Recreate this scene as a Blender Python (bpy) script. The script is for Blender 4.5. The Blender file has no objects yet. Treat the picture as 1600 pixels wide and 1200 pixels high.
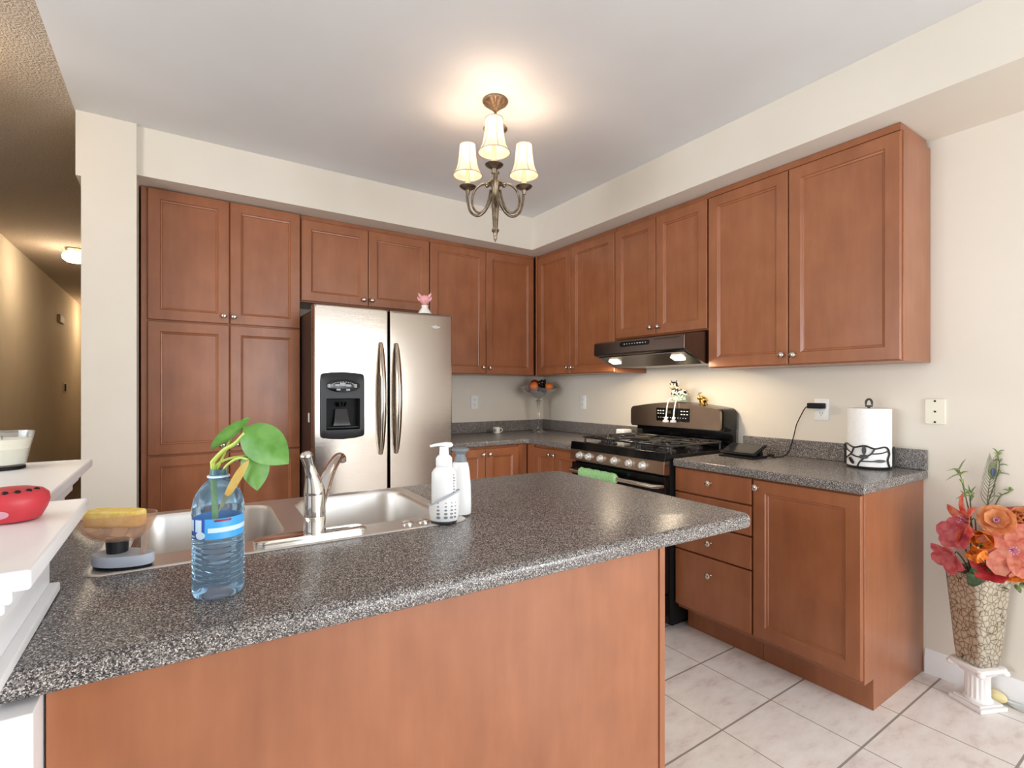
import bpy, bmesh, math, random
from mathutils import Vector, Matrix
from math import sin, cos, pi, radians

random.seed(7)
SC = bpy.context.scene
COL = SC.collection

# ------------------------------------------------------------------ camera, world, lights, exposure
YAW = 0.5881
cam_data = bpy.data.cameras.new('camera')
cam = bpy.data.objects.new('camera', cam_data)
COL.objects.link(cam)
cam.location = (-2.8357, -3.7311, 1.2775)
cam.rotation_euler = (pi / 2, 0, -YAW)
cam_data.sensor_width = 36
cam_data.lens = 36 * 787.8 / 1600
cam_data.shift_y = 9.4 / 1600
cam_data.clip_start = 0.02
SC.camera = cam

world = bpy.data.worlds.new('world')
SC.world = world
world.use_nodes = True
bg = world.node_tree.nodes['Background']
bg.inputs[0].default_value = (0.80, 0.90, 1.0, 1)
bg.inputs[1].default_value = 1.6


def area(name, loc, rot, sx, sy, power, col, spread=pi):
    d = bpy.data.lights.new(name, 'AREA')
    d.shape = 'RECTANGLE'; d.size = sx; d.size_y = sy
    d.energy = power; d.color = col; d.spread = spread
    o = bpy.data.objects.new(name, d); COL.objects.link(o)
    o.location = loc; o.rotation_euler = rot
    return o


# daylight coming in through the patio door behind the camera and the living room window on the left
area('patio_daylight', (-1.2, -6.78, 1.2), (radians(72), 0, 0), 1.9, 2.1, 46, (0.91, 0.965, 1.0))
area('living_window_daylight', (-6.08, -2.75, 1.35), (radians(72), 0, radians(-90)), 2.2, 1.6, 104, (0.91, 0.965, 1.0))
area('side_window_daylight', (-0.03, -6.15, 1.45), (radians(72), 0, radians(90)), 1.0, 1.2, 78, (0.91, 0.965, 1.0))

SC.view_settings.view_transform = 'Standard'
SC.view_settings.look = 'None'
SC.view_settings.gamma = 1
SC.view_settings.use_curve_mapping = False
SC.view_settings.exposure = 0.40


def point(name, loc, power, col, r=0.03):
    d = bpy.data.lights.new(name, 'POINT')
    d.energy = power; d.color = col; d.shadow_soft_size = r
    o = bpy.data.objects.new(name, d); COL.objects.link(o)
    o.location = loc
    return o


# ------------------------------------------------------------------ materials
def S(r, g, b):
    f = lambda c: (c / 255 / 12.92) if c / 255 <= 0.04045 else ((c / 255 + 0.055) / 1.055) ** 2.4
    return (f(r), f(g), f(b), 1)


def mat(name, col, rough=0.5, metal=0.0, trans=0.0, ior=1.45, emit=None, estr=0, coat=0, spec=None, alpha=1, sub=0):
    m = bpy.data.materials.new(name); m.use_nodes = True
    p = m.node_tree.nodes['Principled BSDF']
    p.inputs['Base Color'].default_value = col
    p.inputs['Roughness'].default_value = rough
    p.inputs['Metallic'].default_value = metal
    p.inputs['Transmission Weight'].default_value = trans
    p.inputs['IOR'].default_value = ior
    p.inputs['Coat Weight'].default_value = coat
    p.inputs['Alpha'].default_value = alpha
    p.inputs['Subsurface Weight'].default_value = sub
    if spec is not None: p.inputs['Specular IOR Level'].default_value = spec
    if emit:
        p.inputs['Emission Color'].default_value = emit
        p.inputs['Emission Strength'].default_value = estr
    return m


def nodes(m):
    nt = m.node_tree
    return nt, nt.nodes['Principled BSDF'], (lambda t, **k: _new(nt, t, **k)), nt.links.new


def _new(nt, t, **k):
    n = nt.nodes.new(t)
    for a, v in k.items(): setattr(n, a, v)
    return n


def ramp(nt, stops, interp='LINEAR'):
    n = nt.nodes.new('ShaderNodeValToRGB')
    cr = n.color_ramp; cr.interpolation = interp
    while len(cr.elements) > 1: cr.elements.remove(cr.elements[0])
    cr.elements[0].position = stops[0][0]; cr.elements[0].color = stops[0][1]
    for p, c in stops[1:]:
        e = cr.elements.new(p); e.color = c
    return n


def coords(nt, scale=(1, 1, 1), rnd=False, kind='Object'):
    tc = nt.nodes.new('ShaderNodeTexCoord'); mp = nt.nodes.new('ShaderNodeMapping')
    mp.inputs['Scale'].default_value = scale
    nt.links.new(tc.outputs[kind], mp.inputs['Vector'])
    if rnd:
        oi = nt.nodes.new('ShaderNodeObjectInfo'); ml = nt.nodes.new('ShaderNodeMath'); ml.operation = 'MULTIPLY'
        ml.inputs[1].default_value = 37
        nt.links.new(oi.outputs['Random'], ml.inputs[0]); nt.links.new(ml.outputs[0], mp.inputs['Location'])
    return mp.outputs['Vector']


def noisy(name, c1, c2, scale, rough=0.5, metal=0, stretch=(1, 1, 1), detail=4, bump=0, bscale=None, lo=0.35, hi=0.65, rnd=False, coat=0, bdist=0.002, **k):
    m = mat(name, c1, rough, metal, coat=coat, **k)
    nt, p, N, L = nodes(m)
    v = coords(nt, stretch, rnd)
    n = N('ShaderNodeTexNoise'); n.inputs['Scale'].default_value = scale; n.inputs['Detail'].default_value = detail
    L(v, n.inputs['Vector'])
    r = ramp(nt, [(lo, c1), (hi, c2)])
    L(n.outputs['Fac'], r.inputs['Fac']); L(r.outputs['Color'], p.inputs['Base Color'])
    if bump:
        b = N('ShaderNodeBump'); b.inputs['Strength'].default_value = bump; b.inputs['Distance'].default_value = bdist
        n2 = N('ShaderNodeTexNoise'); n2.inputs['Scale'].default_value = bscale or scale; n2.inputs['Detail'].default_value = 3
        L(v, n2.inputs['Vector']); L(n2.outputs['Fac'], b.inputs['Height']); L(b.outputs['Normal'], p.inputs['Normal'])
    return m


def wood_mat(name, c_dark, c_mid, c_light):
    m = mat(name, c_mid, 0.42, coat=0.5)
    nt, p, N, L = nodes(m)
    p.inputs['Coat Roughness'].default_value = 0.24
    v = coords(nt, (5, 5, 0.7), True)
    n = N('ShaderNodeTexNoise'); n.inputs['Scale'].default_value = 5; n.inputs['Detail'].default_value = 6; n.inputs['Roughness'].default_value = 0.6
    L(v, n.inputs['Vector'])
    v2 = coords(nt, (1, 1, 0.8), True)
    n2 = N('ShaderNodeTexNoise'); n2.inputs['Scale'].default_value = 7; n2.inputs['Detail'].default_value = 3
    L(v2, n2.inputs['Vector'])
    mx = N('ShaderNodeMix', data_type='FLOAT'); mx.inputs[0].default_value = 0.55
    L(n.outputs['Fac'], mx.inputs[2]); L(n2.outputs['Fac'], mx.inputs[3])
    r = ramp(nt, [(0.33, c_dark), (0.5, c_mid), (0.66, c_light)])
    L(mx.outputs[0], r.inputs['Fac']); L(r.outputs['Color'], p.inputs['Base Color'])
    return m


def speckle_mat():
    m = mat('speckled_laminate', S(95, 88, 86), 0.27, spec=0.6)
    nt, p, N, L = nodes(m)
    v = coords(nt)
    vo = N('ShaderNodeTexVoronoi'); vo.inputs['Scale'].default_value = 600
    nz = N('ShaderNodeTexNoise'); nz.inputs['Scale'].default_value = 120
    va = N('ShaderNodeVectorMath', operation='SCALE'); va.inputs['Scale'].default_value = 0.002
    vb = N('ShaderNodeVectorMath', operation='ADD')
    L(v, nz.inputs['Vector']); L(nz.outputs['Color'], va.inputs[0]); L(v, vb.inputs[0]); L(va.outputs[0], vb.inputs[1])
    L(vb.outputs[0], vo.inputs['Vector'])
    sep = N('ShaderNodeSeparateColor'); L(vo.outputs['Color'], sep.inputs[0])
    r = ramp(nt, [(0, S(50, 48, 49)), (0.28, S(90, 86, 85)), (0.52, S(126, 119, 115)), (0.74, S(164, 156, 151)), (0.90, S(204, 198, 194))], 'CONSTANT')
    L(sep.outputs[0], r.inputs['Fac']); L(r.outputs['Color'], p.inputs['Base Color'])
    return m


def tile_mat():
    m = mat('ceramic_tile', S(226, 218, 212), 0.3)
    nt, p, N, L = nodes(m)
    tc = N('ShaderNodeNewGeometry')
    sp = N('ShaderNodeSeparateXYZ'); L(tc.outputs['Position'], sp.inputs[0])

    def line(out, off, half):
        a = N('ShaderNodeMath', operation='ADD'); a.inputs[1].default_value = off + 20 * 0.333 + half; L(out, a.inputs[0])
        b = N('ShaderNodeMath', operation='MODULO'); b.inputs[1].default_value = 0.333; L(a.outputs[0], b.inputs[0])
        c = N('ShaderNodeMath', operation='LESS_THAN'); c.inputs[1].default_value = 2 * half; L(b.outputs[0], c.inputs[0])
        return c.outputs[0]
    lx = line(sp.outputs['X'], 0.795, 0.0022); ly = line(sp.outputs['Y'], 2.593, 0.0038)
    mx = N('ShaderNodeMath', operation='MAXIMUM'); L(lx, mx.inputs[0]); L(ly, mx.inputs[1])
    n = N('ShaderNodeTexNoise'); n.inputs['Scale'].default_value = 7; n.inputs['Detail'].default_value = 7; n.inputs['Roughness'].default_value = 0.65
    mp = N('ShaderNodeMapping'); mp.inputs['Rotation'].default_value = (0, 0, 0.6); mp.inputs['Scale'].default_value = (1, 2.4, 1)
    L(tc.outputs['Position'], mp.inputs[0]); L(mp.outputs[0], n.inputs['Vector'])
    r = ramp(nt, [(0.34, S(216, 203, 197)), (0.45, S(230, 221, 216)), (0.62, S(237, 231, 227))])
    L(n.outputs['Fac'], r.inputs['Fac'])
    mix = N('ShaderNodeMix', data_type='RGBA'); L(mx.outputs[0], mix.inputs[0]); L(r.outputs['Color'], mix.inputs[6])
    mix.inputs[7].default_value = S(150, 140, 132)
    L(mix.outputs[2], p.inputs['Base Color'])
    ra = N('ShaderNodeMath', operation='MULTIPLY_ADD'); ra.inputs[1].default_value = 0.5; ra.inputs[2].default_value = 0.28
    L(mx.outputs[0], ra.inputs[0]); L(ra.outputs[0], p.inputs['Roughness'])
    b = N('ShaderNodeBump'); b.invert = True; b.inputs['Strength'].default_value = 0.4; b.inputs['Distance'].default_value = 0.002
    L(mx.outputs[0], b.inputs['Height']); L(b.outputs['Normal'], p.inputs['Normal'])
    return m


def steel_mat(name, col, rough, scale=(3, 3, 420), strength=0.12, col2=None):
    m = mat(name, col, rough, 1.0)
    nt, p, N, L = nodes(m)
    v = coords(nt, scale)
    n = N('ShaderNodeTexNoise'); n.inputs['Scale'].default_value = 1.0; n.inputs['Detail'].default_value = 2
    L(v, n.inputs['Vector'])
    b = N('ShaderNodeBump'); b.inputs['Strength'].default_value = strength; b.inputs['Distance'].default_value = 0.001
    L(n.outputs['Fac'], b.inputs['Height']); L(b.outputs['Normal'], p.inputs['Normal'])
    return m


def crackle_mat():
    m = mat('crackle_glass', S(180, 168, 145), 0.25, 0.35, coat=0.5)
    nt, p, N, L = nodes(m)
    v = coords(nt, (1, 1, 0.8))
    vo = N('ShaderNodeTexVoronoi', feature='DISTANCE_TO_EDGE'); vo.inputs['Scale'].default_value = 54
    vo.inputs['Randomness'].default_value = 1
    nz = N('ShaderNodeTexNoise'); nz.inputs['Scale'].default_value = 20
    va = N('ShaderNodeVectorMath', operation='SCALE'); va.inputs['Scale'].default_value = 0.02
    vb = N('ShaderNodeVectorMath', operation='ADD')
    L(v, nz.inputs['Vector']); L(nz.outputs['Color'], va.inputs[0]); L(v, vb.inputs[0]); L(va.outputs[0], vb.inputs[1])
    L(vb.outputs[0], vo.inputs['Vector'])
    r = ramp(nt, [(0.0, S(84, 70, 54)), (0.022, S(112, 98, 80)), (0.05, S(176, 164, 144)), (0.4, S(200, 190, 172))])
    L(vo.outputs['Distance'], r.inputs['Fac']); L(r.outputs['Color'], p.inputs['Base Color'])
    b = N('ShaderNodeBump'); b.inputs['Strength'].default_value = 0.5; b.inputs['Distance'].default_value = 0.002
    L(r.outputs['Color'], b.inputs['Height']); L(b.outputs['Normal'], p.inputs['Normal'])
    return m


def spots_mat(name, c1, c2, scale, thr):
    m = mat(name, c1, 0.4)
    nt, p, N, L = nodes(m)
    n = N('ShaderNodeTexNoise'); n.inputs['Scale'].default_value = scale; n.inputs['Detail'].default_value = 1
    L(coords(nt), n.inputs['Vector'])
    r = ramp(nt, [(0, c1), (thr, c2)], 'CONSTANT')
    L(n.outputs['Fac'], r.inputs['Fac']); L(r.outputs['Color'], p.inputs['Base Color'])
    return m


def thin_mat(name, col, rough=0.5, tl=0.4, col2=None, scale=25):
    """leaf or petal sheet that lets some light through"""
    m = mat(name, col, rough)
    nt, p, N, L = nodes(m)
    out = nt.nodes['Material Output']
    t = N('ShaderNodeBsdfTranslucent'); t.inputs[0].default_value = col
    mx = N('ShaderNodeMixShader'); mx.inputs[0].default_value = tl
    L(p.outputs[0], mx.inputs[1]); L(t.outputs[0], mx.inputs[2]); L(mx.outputs[0], out.inputs[0])
    if col2:
        n = N('ShaderNodeTexNoise'); n.inputs['Scale'].default_value = scale
        L(coords(nt), n.inputs['Vector'])
        r = ramp(nt, [(0.38, col), (0.62, col2)])
        L(n.outputs['Fac'], r.inputs['Fac']); L(r.outputs['Color'], p.inputs['Base Color']); L(r.outputs['Color'], t.inputs[0])
    return m


M = {}
M['wall'] = noisy('cream_paint', S(224, 216, 203), S(227, 219, 207), 3, 0.7)
M['ceiling'] = noisy('flat_white_ceiling', S(220, 219, 219), S(225, 224, 224), 2, 0.9)
M['popcorn'] = noisy('popcorn_ceiling', S(188, 170, 150), S(210, 194, 176), 140, 0.9, bump=1.0, bscale=110, bdist=0.012)
M['hallwall'] = noisy('hall_paint', S(220, 206, 182), S(224, 210, 188), 3, 0.8)
M['halldark'] = wood_mat('dark_hall_floor', S(50, 32, 22), S(70, 46, 32), S(84, 58, 40))
M['trim'] = mat('white_gloss_trim', S(240, 239, 240), 0.35)
M['wood'] = wood_mat('cognac_maple', S(141, 83, 50), S(152, 92, 57), S(161, 100, 65))
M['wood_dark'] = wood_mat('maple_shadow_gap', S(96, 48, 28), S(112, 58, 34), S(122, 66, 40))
M['laminate'] = speckle_mat()
M['tile'] = tile_mat()
M['steel'] = steel_mat('brushed_steel', S(174, 165, 156), 0.17)
M['steel_dark'] = steel_mat('brushed_dark_steel', S(176, 152, 132), 0.26, (420, 3, 420))
M['steel_hood'] = steel_mat('hood_steel', S(128, 121, 117), 0.24, (420, 3, 420))
M['sinksteel'] = steel_mat('sink_steel', S(228, 226, 223), 0.36, (200, 3, 200), 0.06)
M['chrome'] = mat('chrome', S(235, 233, 230), 0.07, 1)
M['nickel'] = mat('satin_nickel', S(205, 196, 184), 0.22, 1)
M['handle'] = mat('handle_steel', S(190, 180, 168), 0.18, 1)
M['black'] = mat('black_gloss', S(12, 12, 13), 0.12)
M['black_matte'] = mat('black_matte', S(16, 16, 17), 0.55, spec=0.3)
M['iron'] = mat('cast_iron', S(40, 39, 39), 0.3)
M['knobsilver'] = mat('silver_knob', S(232, 230, 226), 0.38, 0.6)
M['charcoal'] = mat('charcoal_plastic', S(34, 35, 38), 0.42)
M['fridge_side'] = mat('dark_fridge_side', S(40, 30, 28), 0.35)
M['white'] = mat('white_plastic', S(242, 242, 242), 0.3)
M['white_semi'] = mat('white_ceramic', S(244, 242, 236), 0.18)
M['ivory'] = mat('ivory_plate', S(232, 226, 208), 0.35)
M['grey_mark'] = mat('grey_print', S(168, 170, 172), 0.4)
M['light_mark'] = mat('white_print', S(220, 220, 218), 0.5)
M['bottle'] = mat('blue_plastic', S(164, 202, 232), 0.08, trans=0.9, ior=1.2)
M['label'] = mat('blue_label', S(70, 160, 226), 0.35)
M['label_dark'] = mat('dark_blue_label', S(52, 78, 170), 0.35)
M['label_pale'] = mat('pale_label', S(196, 222, 240), 0.35)
M['label_red'] = mat('maroon_label', S(130, 40, 60), 0.4)
M['glass'] = mat('clear_glass', S(250, 252, 252), 0.02, trans=1, ior=1.45)
M['amber'] = mat('amber_acrylic', S(246, 222, 206), 0.05, trans=0.94, ior=1.12)
M['sponge'] = noisy('yellow_sponge', S(242, 206, 100), S(252, 228, 146), 60, 0.8, bump=0.6, bscale=300)
M['red'] = mat('red_silicone', S(192, 56, 64), 0.45)
M['pink_grey'] = mat('pinkish_label', S(204, 150, 164), 0.5)
M['wax'] = mat('cream_wax', S(246, 240, 222), 0.5, sub=0.2)
M['leaf'] = thin_mat('green_leaf', S(96, 152, 66), 0.35, 0.3, S(124, 176, 92), 30)
M['leaf_old'] = thin_mat('yellowing_leaf', S(222, 172, 92), 0.5, 0.35, S(216, 190, 112), 60)
M['stemgreen'] = mat('pale_green_stem', S(172, 188, 84), 0.45)
M['shade'] = None
M['bulb'] = mat('bulb_glow', S(255, 240, 214), 0.4, emit=(1, 0.9, 0.74, 1), estr=7)
M['globe'] = mat('globe_glow', S(255, 246, 230), 0.4, emit=(1, 0.88, 0.68, 1), estr=5)
M['hoodlens'] = mat('hood_lamp_lens', S(255, 240, 214), 0.4, emit=(1, 0.86, 0.64, 1), estr=9)
M['bronze'] = noisy('antique_pewter', S(112, 98, 82), S(150, 136, 116), 40, 0.3, 0.9)
M['bronze_light'] = noisy('antique_brass', S(104, 84, 66), S(142, 120, 94), 90, 0.4, 0.8)
M['piping'] = mat('shade_piping', S(186, 166, 138), 0.7)
M['candle'] = mat('candle_sleeve', S(232, 214, 180), 0.5)
M['green_cloth'] = noisy('green_chenille', S(150, 214, 138), S(188, 234, 174), 120, 0.9, bump=1, bscale=180)
M['orange'] = noisy('orange_skin', S(232, 112, 40), S(240, 132, 58), 200, 0.45, bump=0.3, bscale=250)
M['apple'] = noisy('dark_red_skin', S(120, 26, 26), S(160, 50, 34), 30, 0.3)
M['grape'] = mat('black_grape', S(18, 18, 30), 0.16)
M['wicker'] = mat('green_grape_stem', S(120, 130, 50), 0.6)
M['crackle'] = crackle_mat()
M['plaster'] = mat('white_plaster', S(236, 232, 230), 0.5)
M['coral'] = thin_mat('coral_petal', S(214, 116, 96), 0.55, 0.35, S(228, 152, 126), 40)
M['redorange'] = thin_mat('red_orange_petal', S(196, 62, 54), 0.55, 0.3, S(222, 134, 108), 30)
M['pink'] = thin_mat('raspberry_petal', S(184, 70, 82), 0.55, 0.3, S(208, 112, 112), 40)
M['peach'] = thin_mat('peach_petal', S(230, 152, 98), 0.55, 0.35, S(240, 180, 130), 40)
M['tang'] = thin_mat('orange_petal', S(232, 132, 42), 0.5, 0.35, S(244, 164, 76), 40)
M['crimson'] = thin_mat('crimson_petal', S(164, 34, 42), 0.5, 0.3, S(194, 60, 62), 40)
M['whitepetal'] = thin_mat('white_petal', S(240, 238, 224), 0.5, 0.4)
M['lilac'] = mat('lilac_stamen', S(206, 150, 190), 0.6)
M['dkleaf'] = thin_mat('dark_leaf', S(44, 66, 40), 0.4, 0.2, S(70, 96, 58), 40)
M['foliage'] = thin_mat('grey_green_foliage', S(74, 96, 54), 0.5, 0.3, S(142, 160, 104), 60)
M['twig'] = mat('brown_green_twig', S(92, 96, 62), 0.6)
M['bud'] = mat('lime_bud', S(160, 180, 96), 0.5)
M['sprig'] = mat('dull_green_sprig', S(104, 124, 72), 0.5)
M['feather'] = thin_mat('peacock_barbs', S(92, 104, 70), 0.5, 0.3, S(128, 134, 92), 60)
M['feather_eye'] = mat('peacock_eye', S(44, 60, 92), 0.35)
M['amaranth'] = noisy('coral_amaranth', S(214, 96, 90), S(240, 150, 136), 160, 0.8)
M['cow'] = spots_mat('cow_patches', S(226, 222, 212), S(30, 28, 28), 60, 0.5)
M['tanbox'] = mat('tan_plastic', S(168, 146, 112), 0.6)
M['tan'] = mat('tan_muzzle', S(222, 190, 150), 0.5)
M['cowcheck'] = spots_mat('green_check', S(226, 232, 220), S(120, 160, 110), 130, 0.52)
M['gold'] = mat('polished_gold', S(214, 176, 90), 0.2, 1)
M['pigpink'] = mat('pink_glaze', S(236, 170, 172), 0.35)
M['towel'] = noisy('paper_towel', S(246, 244, 242), S(250, 249, 247), 60, 0.85, bump=0.3, bscale=220)
M['screen'] = mat('tablet_screen', S(32, 34, 36), 0.12)
M['oven_glass'] = mat('oven_glass', S(10, 10, 11), 0.06)
M['display'] = mat('amber_display', S(60, 44, 12), 0.3)
M['shell_yellow'] = mat('pale_yellow_shell', S(228, 212, 160), 0.4)
M['bluegrey'] = mat('pale_grey_base', S(186, 192, 204), 0.45)
M['palegrey'] = mat('pale_grey_ceramic', S(208, 210, 206), 0.35)
M['clay'] = mat('grey_lid', S(128, 134, 140), 0.35)


def thin_glass(name, tint, boost=1.0, haze=0.0):
    m = bpy.data.materials.new(name); m.use_nodes = True
    nt = m.node_tree; p = nt.nodes['Principled BSDF']; out = nt.nodes['Material Output']
    nt.nodes.remove(p)
    t = nt.nodes.new('ShaderNodeBsdfTransparent'); t.inputs[0].default_value = tint
    g = nt.nodes.new('ShaderNodeBsdfGlossy'); g.inputs['Roughness'].default_value = 0.03
    f = nt.nodes.new('ShaderNodeLayerWeight'); f.inputs[0].default_value = 0.5
    pw = nt.nodes.new('ShaderNodeMath'); pw.operation = 'POWER'; pw.inputs[1].default_value = 3.0
    a = nt.nodes.new('ShaderNodeMath'); a.operation = 'MULTIPLY_ADD'; a.inputs[1].default_value = boost; a.inputs[2].default_value = 0.04
    mx = nt.nodes.new('ShaderNodeMixShader')
    nt.links.new(f.outputs['Facing'], pw.inputs[0]); nt.links.new(pw.outputs[0], a.inputs[0]); nt.links.new(a.outputs[0], mx.inputs[0])
    nt.links.new(t.outputs[0], mx.inputs[1]); nt.links.new(g.outputs[0], mx.inputs[2])
    last = mx.outputs[0]
    if haze:
        d = nt.nodes.new('ShaderNodeBsdfDiffuse'); d.inputs[0].default_value = tint
        m2 = nt.nodes.new('ShaderNodeMixShader'); m2.inputs[0].default_value = haze
        nt.links.new(last, m2.inputs[1]); nt.links.new(d.outputs[0], m2.inputs[2]); last = m2.outputs[0]
    nt.links.new(last, out.inputs[0])
    return m


M['thinglass'] = thin_glass('thin_clear_glass', (0.96, 0.97, 0.97, 1), 0.55, 0.07)
M['amber'] = thin_glass('thin_amber_acrylic', (0.97, 0.86, 0.77, 1), 0.5, 0.10)


def shade_material():
    m = bpy.data.materials.new('fabric_shade'); m.use_nodes = True
    nt = m.node_tree; p = nt.nodes['Principled BSDF']; out = nt.nodes['Material Output']
    p.inputs['Base Color'].default_value = S(250, 244, 232); p.inputs['Roughness'].default_value = 0.8
    p.inputs['Emission Color'].default_value = (1, 0.92, 0.80, 1); p.inputs['Emission Strength'].default_value = 0.26
    t = nt.nodes.new('ShaderNodeBsdfTranslucent'); t.inputs[0].default_value = S(252, 236, 208)
    mx = nt.nodes.new('ShaderNodeMixShader'); mx.inputs[0].default_value = 0.55
    nt.links.new(p.outputs[0], mx.inputs[1]); nt.links.new(t.outputs[0], mx.inputs[2]); nt.links.new(mx.outputs[0], out.inputs[0])
    return m


M['shade'] = shade_material()


# ------------------------------------------------------------------ mesh helpers
class B:
    """collects shapes in one bmesh"""
    def __init__(s): s.bm = bmesh.new(); s.mi = 0

    def face(s, vs):
        try:
            f = s.bm.faces.new(vs); f.material_index = s.mi
            return f
        except ValueError:
            return None

    def v(s, p): return s.bm.verts.new(p)

    def box(s, x0, x1, y0, y1, z0, z1):
        q = [s.v((x, y, z)) for z in (z0, z1) for y in (y0, y1) for x in (x0, x1)]
        for i in ((0, 2, 3, 1), (4, 5, 7, 6), (0, 1, 5, 4), (2, 6, 7, 3), (0, 4, 6, 2), (1, 3, 7, 5)):
            s.face([q[k] for k in i])
        return s

    def rings(s, rs, cap0=True, cap1=True, closed=True, loop=False):
        """loft through rings of equal length"""
        R = [[s.v(p) for p in r] for r in rs]
        n = len(R[0]); m = len(R)
        for a in range(m if loop else m - 1):
            b = (a + 1) % m
            for i in range(n if closed else n - 1):
                j = (i + 1) % n
                s.face([R[a][i], R[a][j], R[b][j], R[b][i]])
        if cap0 and not loop: s.face(list(reversed(R[0])))
        if cap1 and not loop: s.face(R[-1])
        return s

    def lathe(s, prof, c=(0, 0, 0), n=32, axis='z', cap0=True, cap1=True, wob=None):
        rs = []
        for r, h in prof:
            ring = []
            for i in range(n):
                t = 2 * pi * i / n
                rr = max(r, 1e-4) * (wob(t, h) if wob else 1)
                a, b = rr * cos(t), rr * sin(t)
                p = {'z': (a, b, h), 'x': (h, a, b), 'y': (b, h, a)}[axis]
                ring.append((p[0] + c[0], p[1] + c[1], p[2] + c[2]))
            rs.append(ring)
        return s.rings(rs, cap0, cap1)

    def sph(s, c, r, sc=(1, 1, 1), n=16, m=10):
        prof = [(r * sin(pi * k / m), -r * cos(pi * k / m)) for k in range(m + 1)]
        rs = []
        for q, h in prof:
            rs.append([(c[0] + max(q, 1e-5) * cos(2 * pi * i / n) * sc[0], c[1] + max(q, 1e-5) * sin(2 * pi * i / n) * sc[1], c[2] + h * sc[2]) for i in range(n)])
        return s.rings(rs)

    def tube(s, pts, r, n=10, closed=False, flat=1.0):
        pts = [Vector(p) for p in pts]; m = len(pts)
        rad = r if isinstance(r, (list, tuple)) else [r] * m
        rs = []; up = None
        for k in range(m):
            if closed: d = pts[(k + 1) % m] - pts[k - 1]
            else: d = pts[min(k + 1, m - 1)] - pts[max(k - 1, 0)]
            d.normalize()
            if up is None:
                up = Vector((0, 0, 1)) if abs(d.z) < 0.9 else Vector((1, 0, 0))
            a = up - d * up.dot(d); a.normalize(); up = a
            b = d.cross(a)
            rs.append([pts[k] + a * (rad[k] * cos(2 * pi * i / n) * flat) + b * (rad[k] * sin(2 * pi * i / n)) for i in range(n)])
        return s.rings(rs, loop=closed)

    def cyl(s, p, q, r, r2=None, n=20): return s.tube([p, q], [r, r if r2 is None else r2], n)

    def prism(s, poly, d0, d1, f):
        """poly of (a,b), extruded from d0 to d1, f(a,b,d) -> point"""
        return s.rings([[f(a, b, d0) for a, b in poly], [f(a, b, d1) for a, b in poly]])

    def fill(s, loops):
        """flat face with holes; loops are lists of points"""
        es = []
        for lp in loops:
            vs = [s.v(p) for p in lp]
            for i in range(len(vs)): es.append(s.bm.edges.new((vs[i], vs[(i + 1) % len(vs)])))
        g = bmesh.ops.triangle_fill(s.bm, use_beauty=True, use_dissolve=False, edges=es)
        for f in g['geom']:
            if isinstance(f, bmesh.types.BMFace): f.material_index = s.mi
        return s

    def grid(s, f, nu, nv):
        V = [[s.v(f(i / nu, j / nv)) for j in range(nv + 1)] for i in range(nu + 1)]
        for i in range(nu):
            for j in range(nv): s.face([V[i][j], V[i + 1][j], V[i + 1][j + 1], V[i][j + 1]])
        return s

    def xf(s, mtx): s.bm.transform(mtx); return s


def rrect(x0, x1, y0, y1, r, n=6):
    out = []
    for cx, cy, a0 in ((x1 - r, y1 - r, 0), (x0 + r, y1 - r, pi / 2), (x0 + r, y0 + r, pi), (x1 - r, y0 + r, 1.5 * pi)):
        for k in range(n + 1):
            t = a0 + pi / 2 * k / n
            out.append((cx + r * cos(t), cy + r * sin(t)))
    return out


def spline(pts, n=8):
    """Catmull-Rom through 3-D points"""
    P = [Vector(p) for p in pts]; P = [2 * P[0] - P[1]] + P + [2 * P[-1] - P[-2]]
    out = []
    for i in range(1, len(P) - 2):
        for k in range(n):
            t = k / n
            a, b, c, d = P[i - 1:i + 3]
            out.append(0.5 * (2 * b + (c - a) * t + (2 * a - 5 * b + 4 * c - d) * t * t + (3 * b - a - 3 * c + d) * t ** 3))
    out.append(P[-2])
    return out


XF = {}


def tag(o, label=None, cat=None, group=None, kind=None):
    if label: o['label'] = label
    if cat: o['category'] = cat
    if group: o['group'] = group
    if kind: o['kind'] = kind
    return o


def thing(name, label, cat, loc=(0, 0, 0), rz=0, group=None):
    o = bpy.data.objects.new(name, None); COL.objects.link(o)
    o.empty_display_size = 0.05
    o.location = loc; o.rotation_euler = (0, 0, rz)
    XF[o.name] = Matrix.Translation(loc) @ Matrix.Rotation(rz, 4, 'Z')
    return tag(o, label, cat, group)


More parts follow.
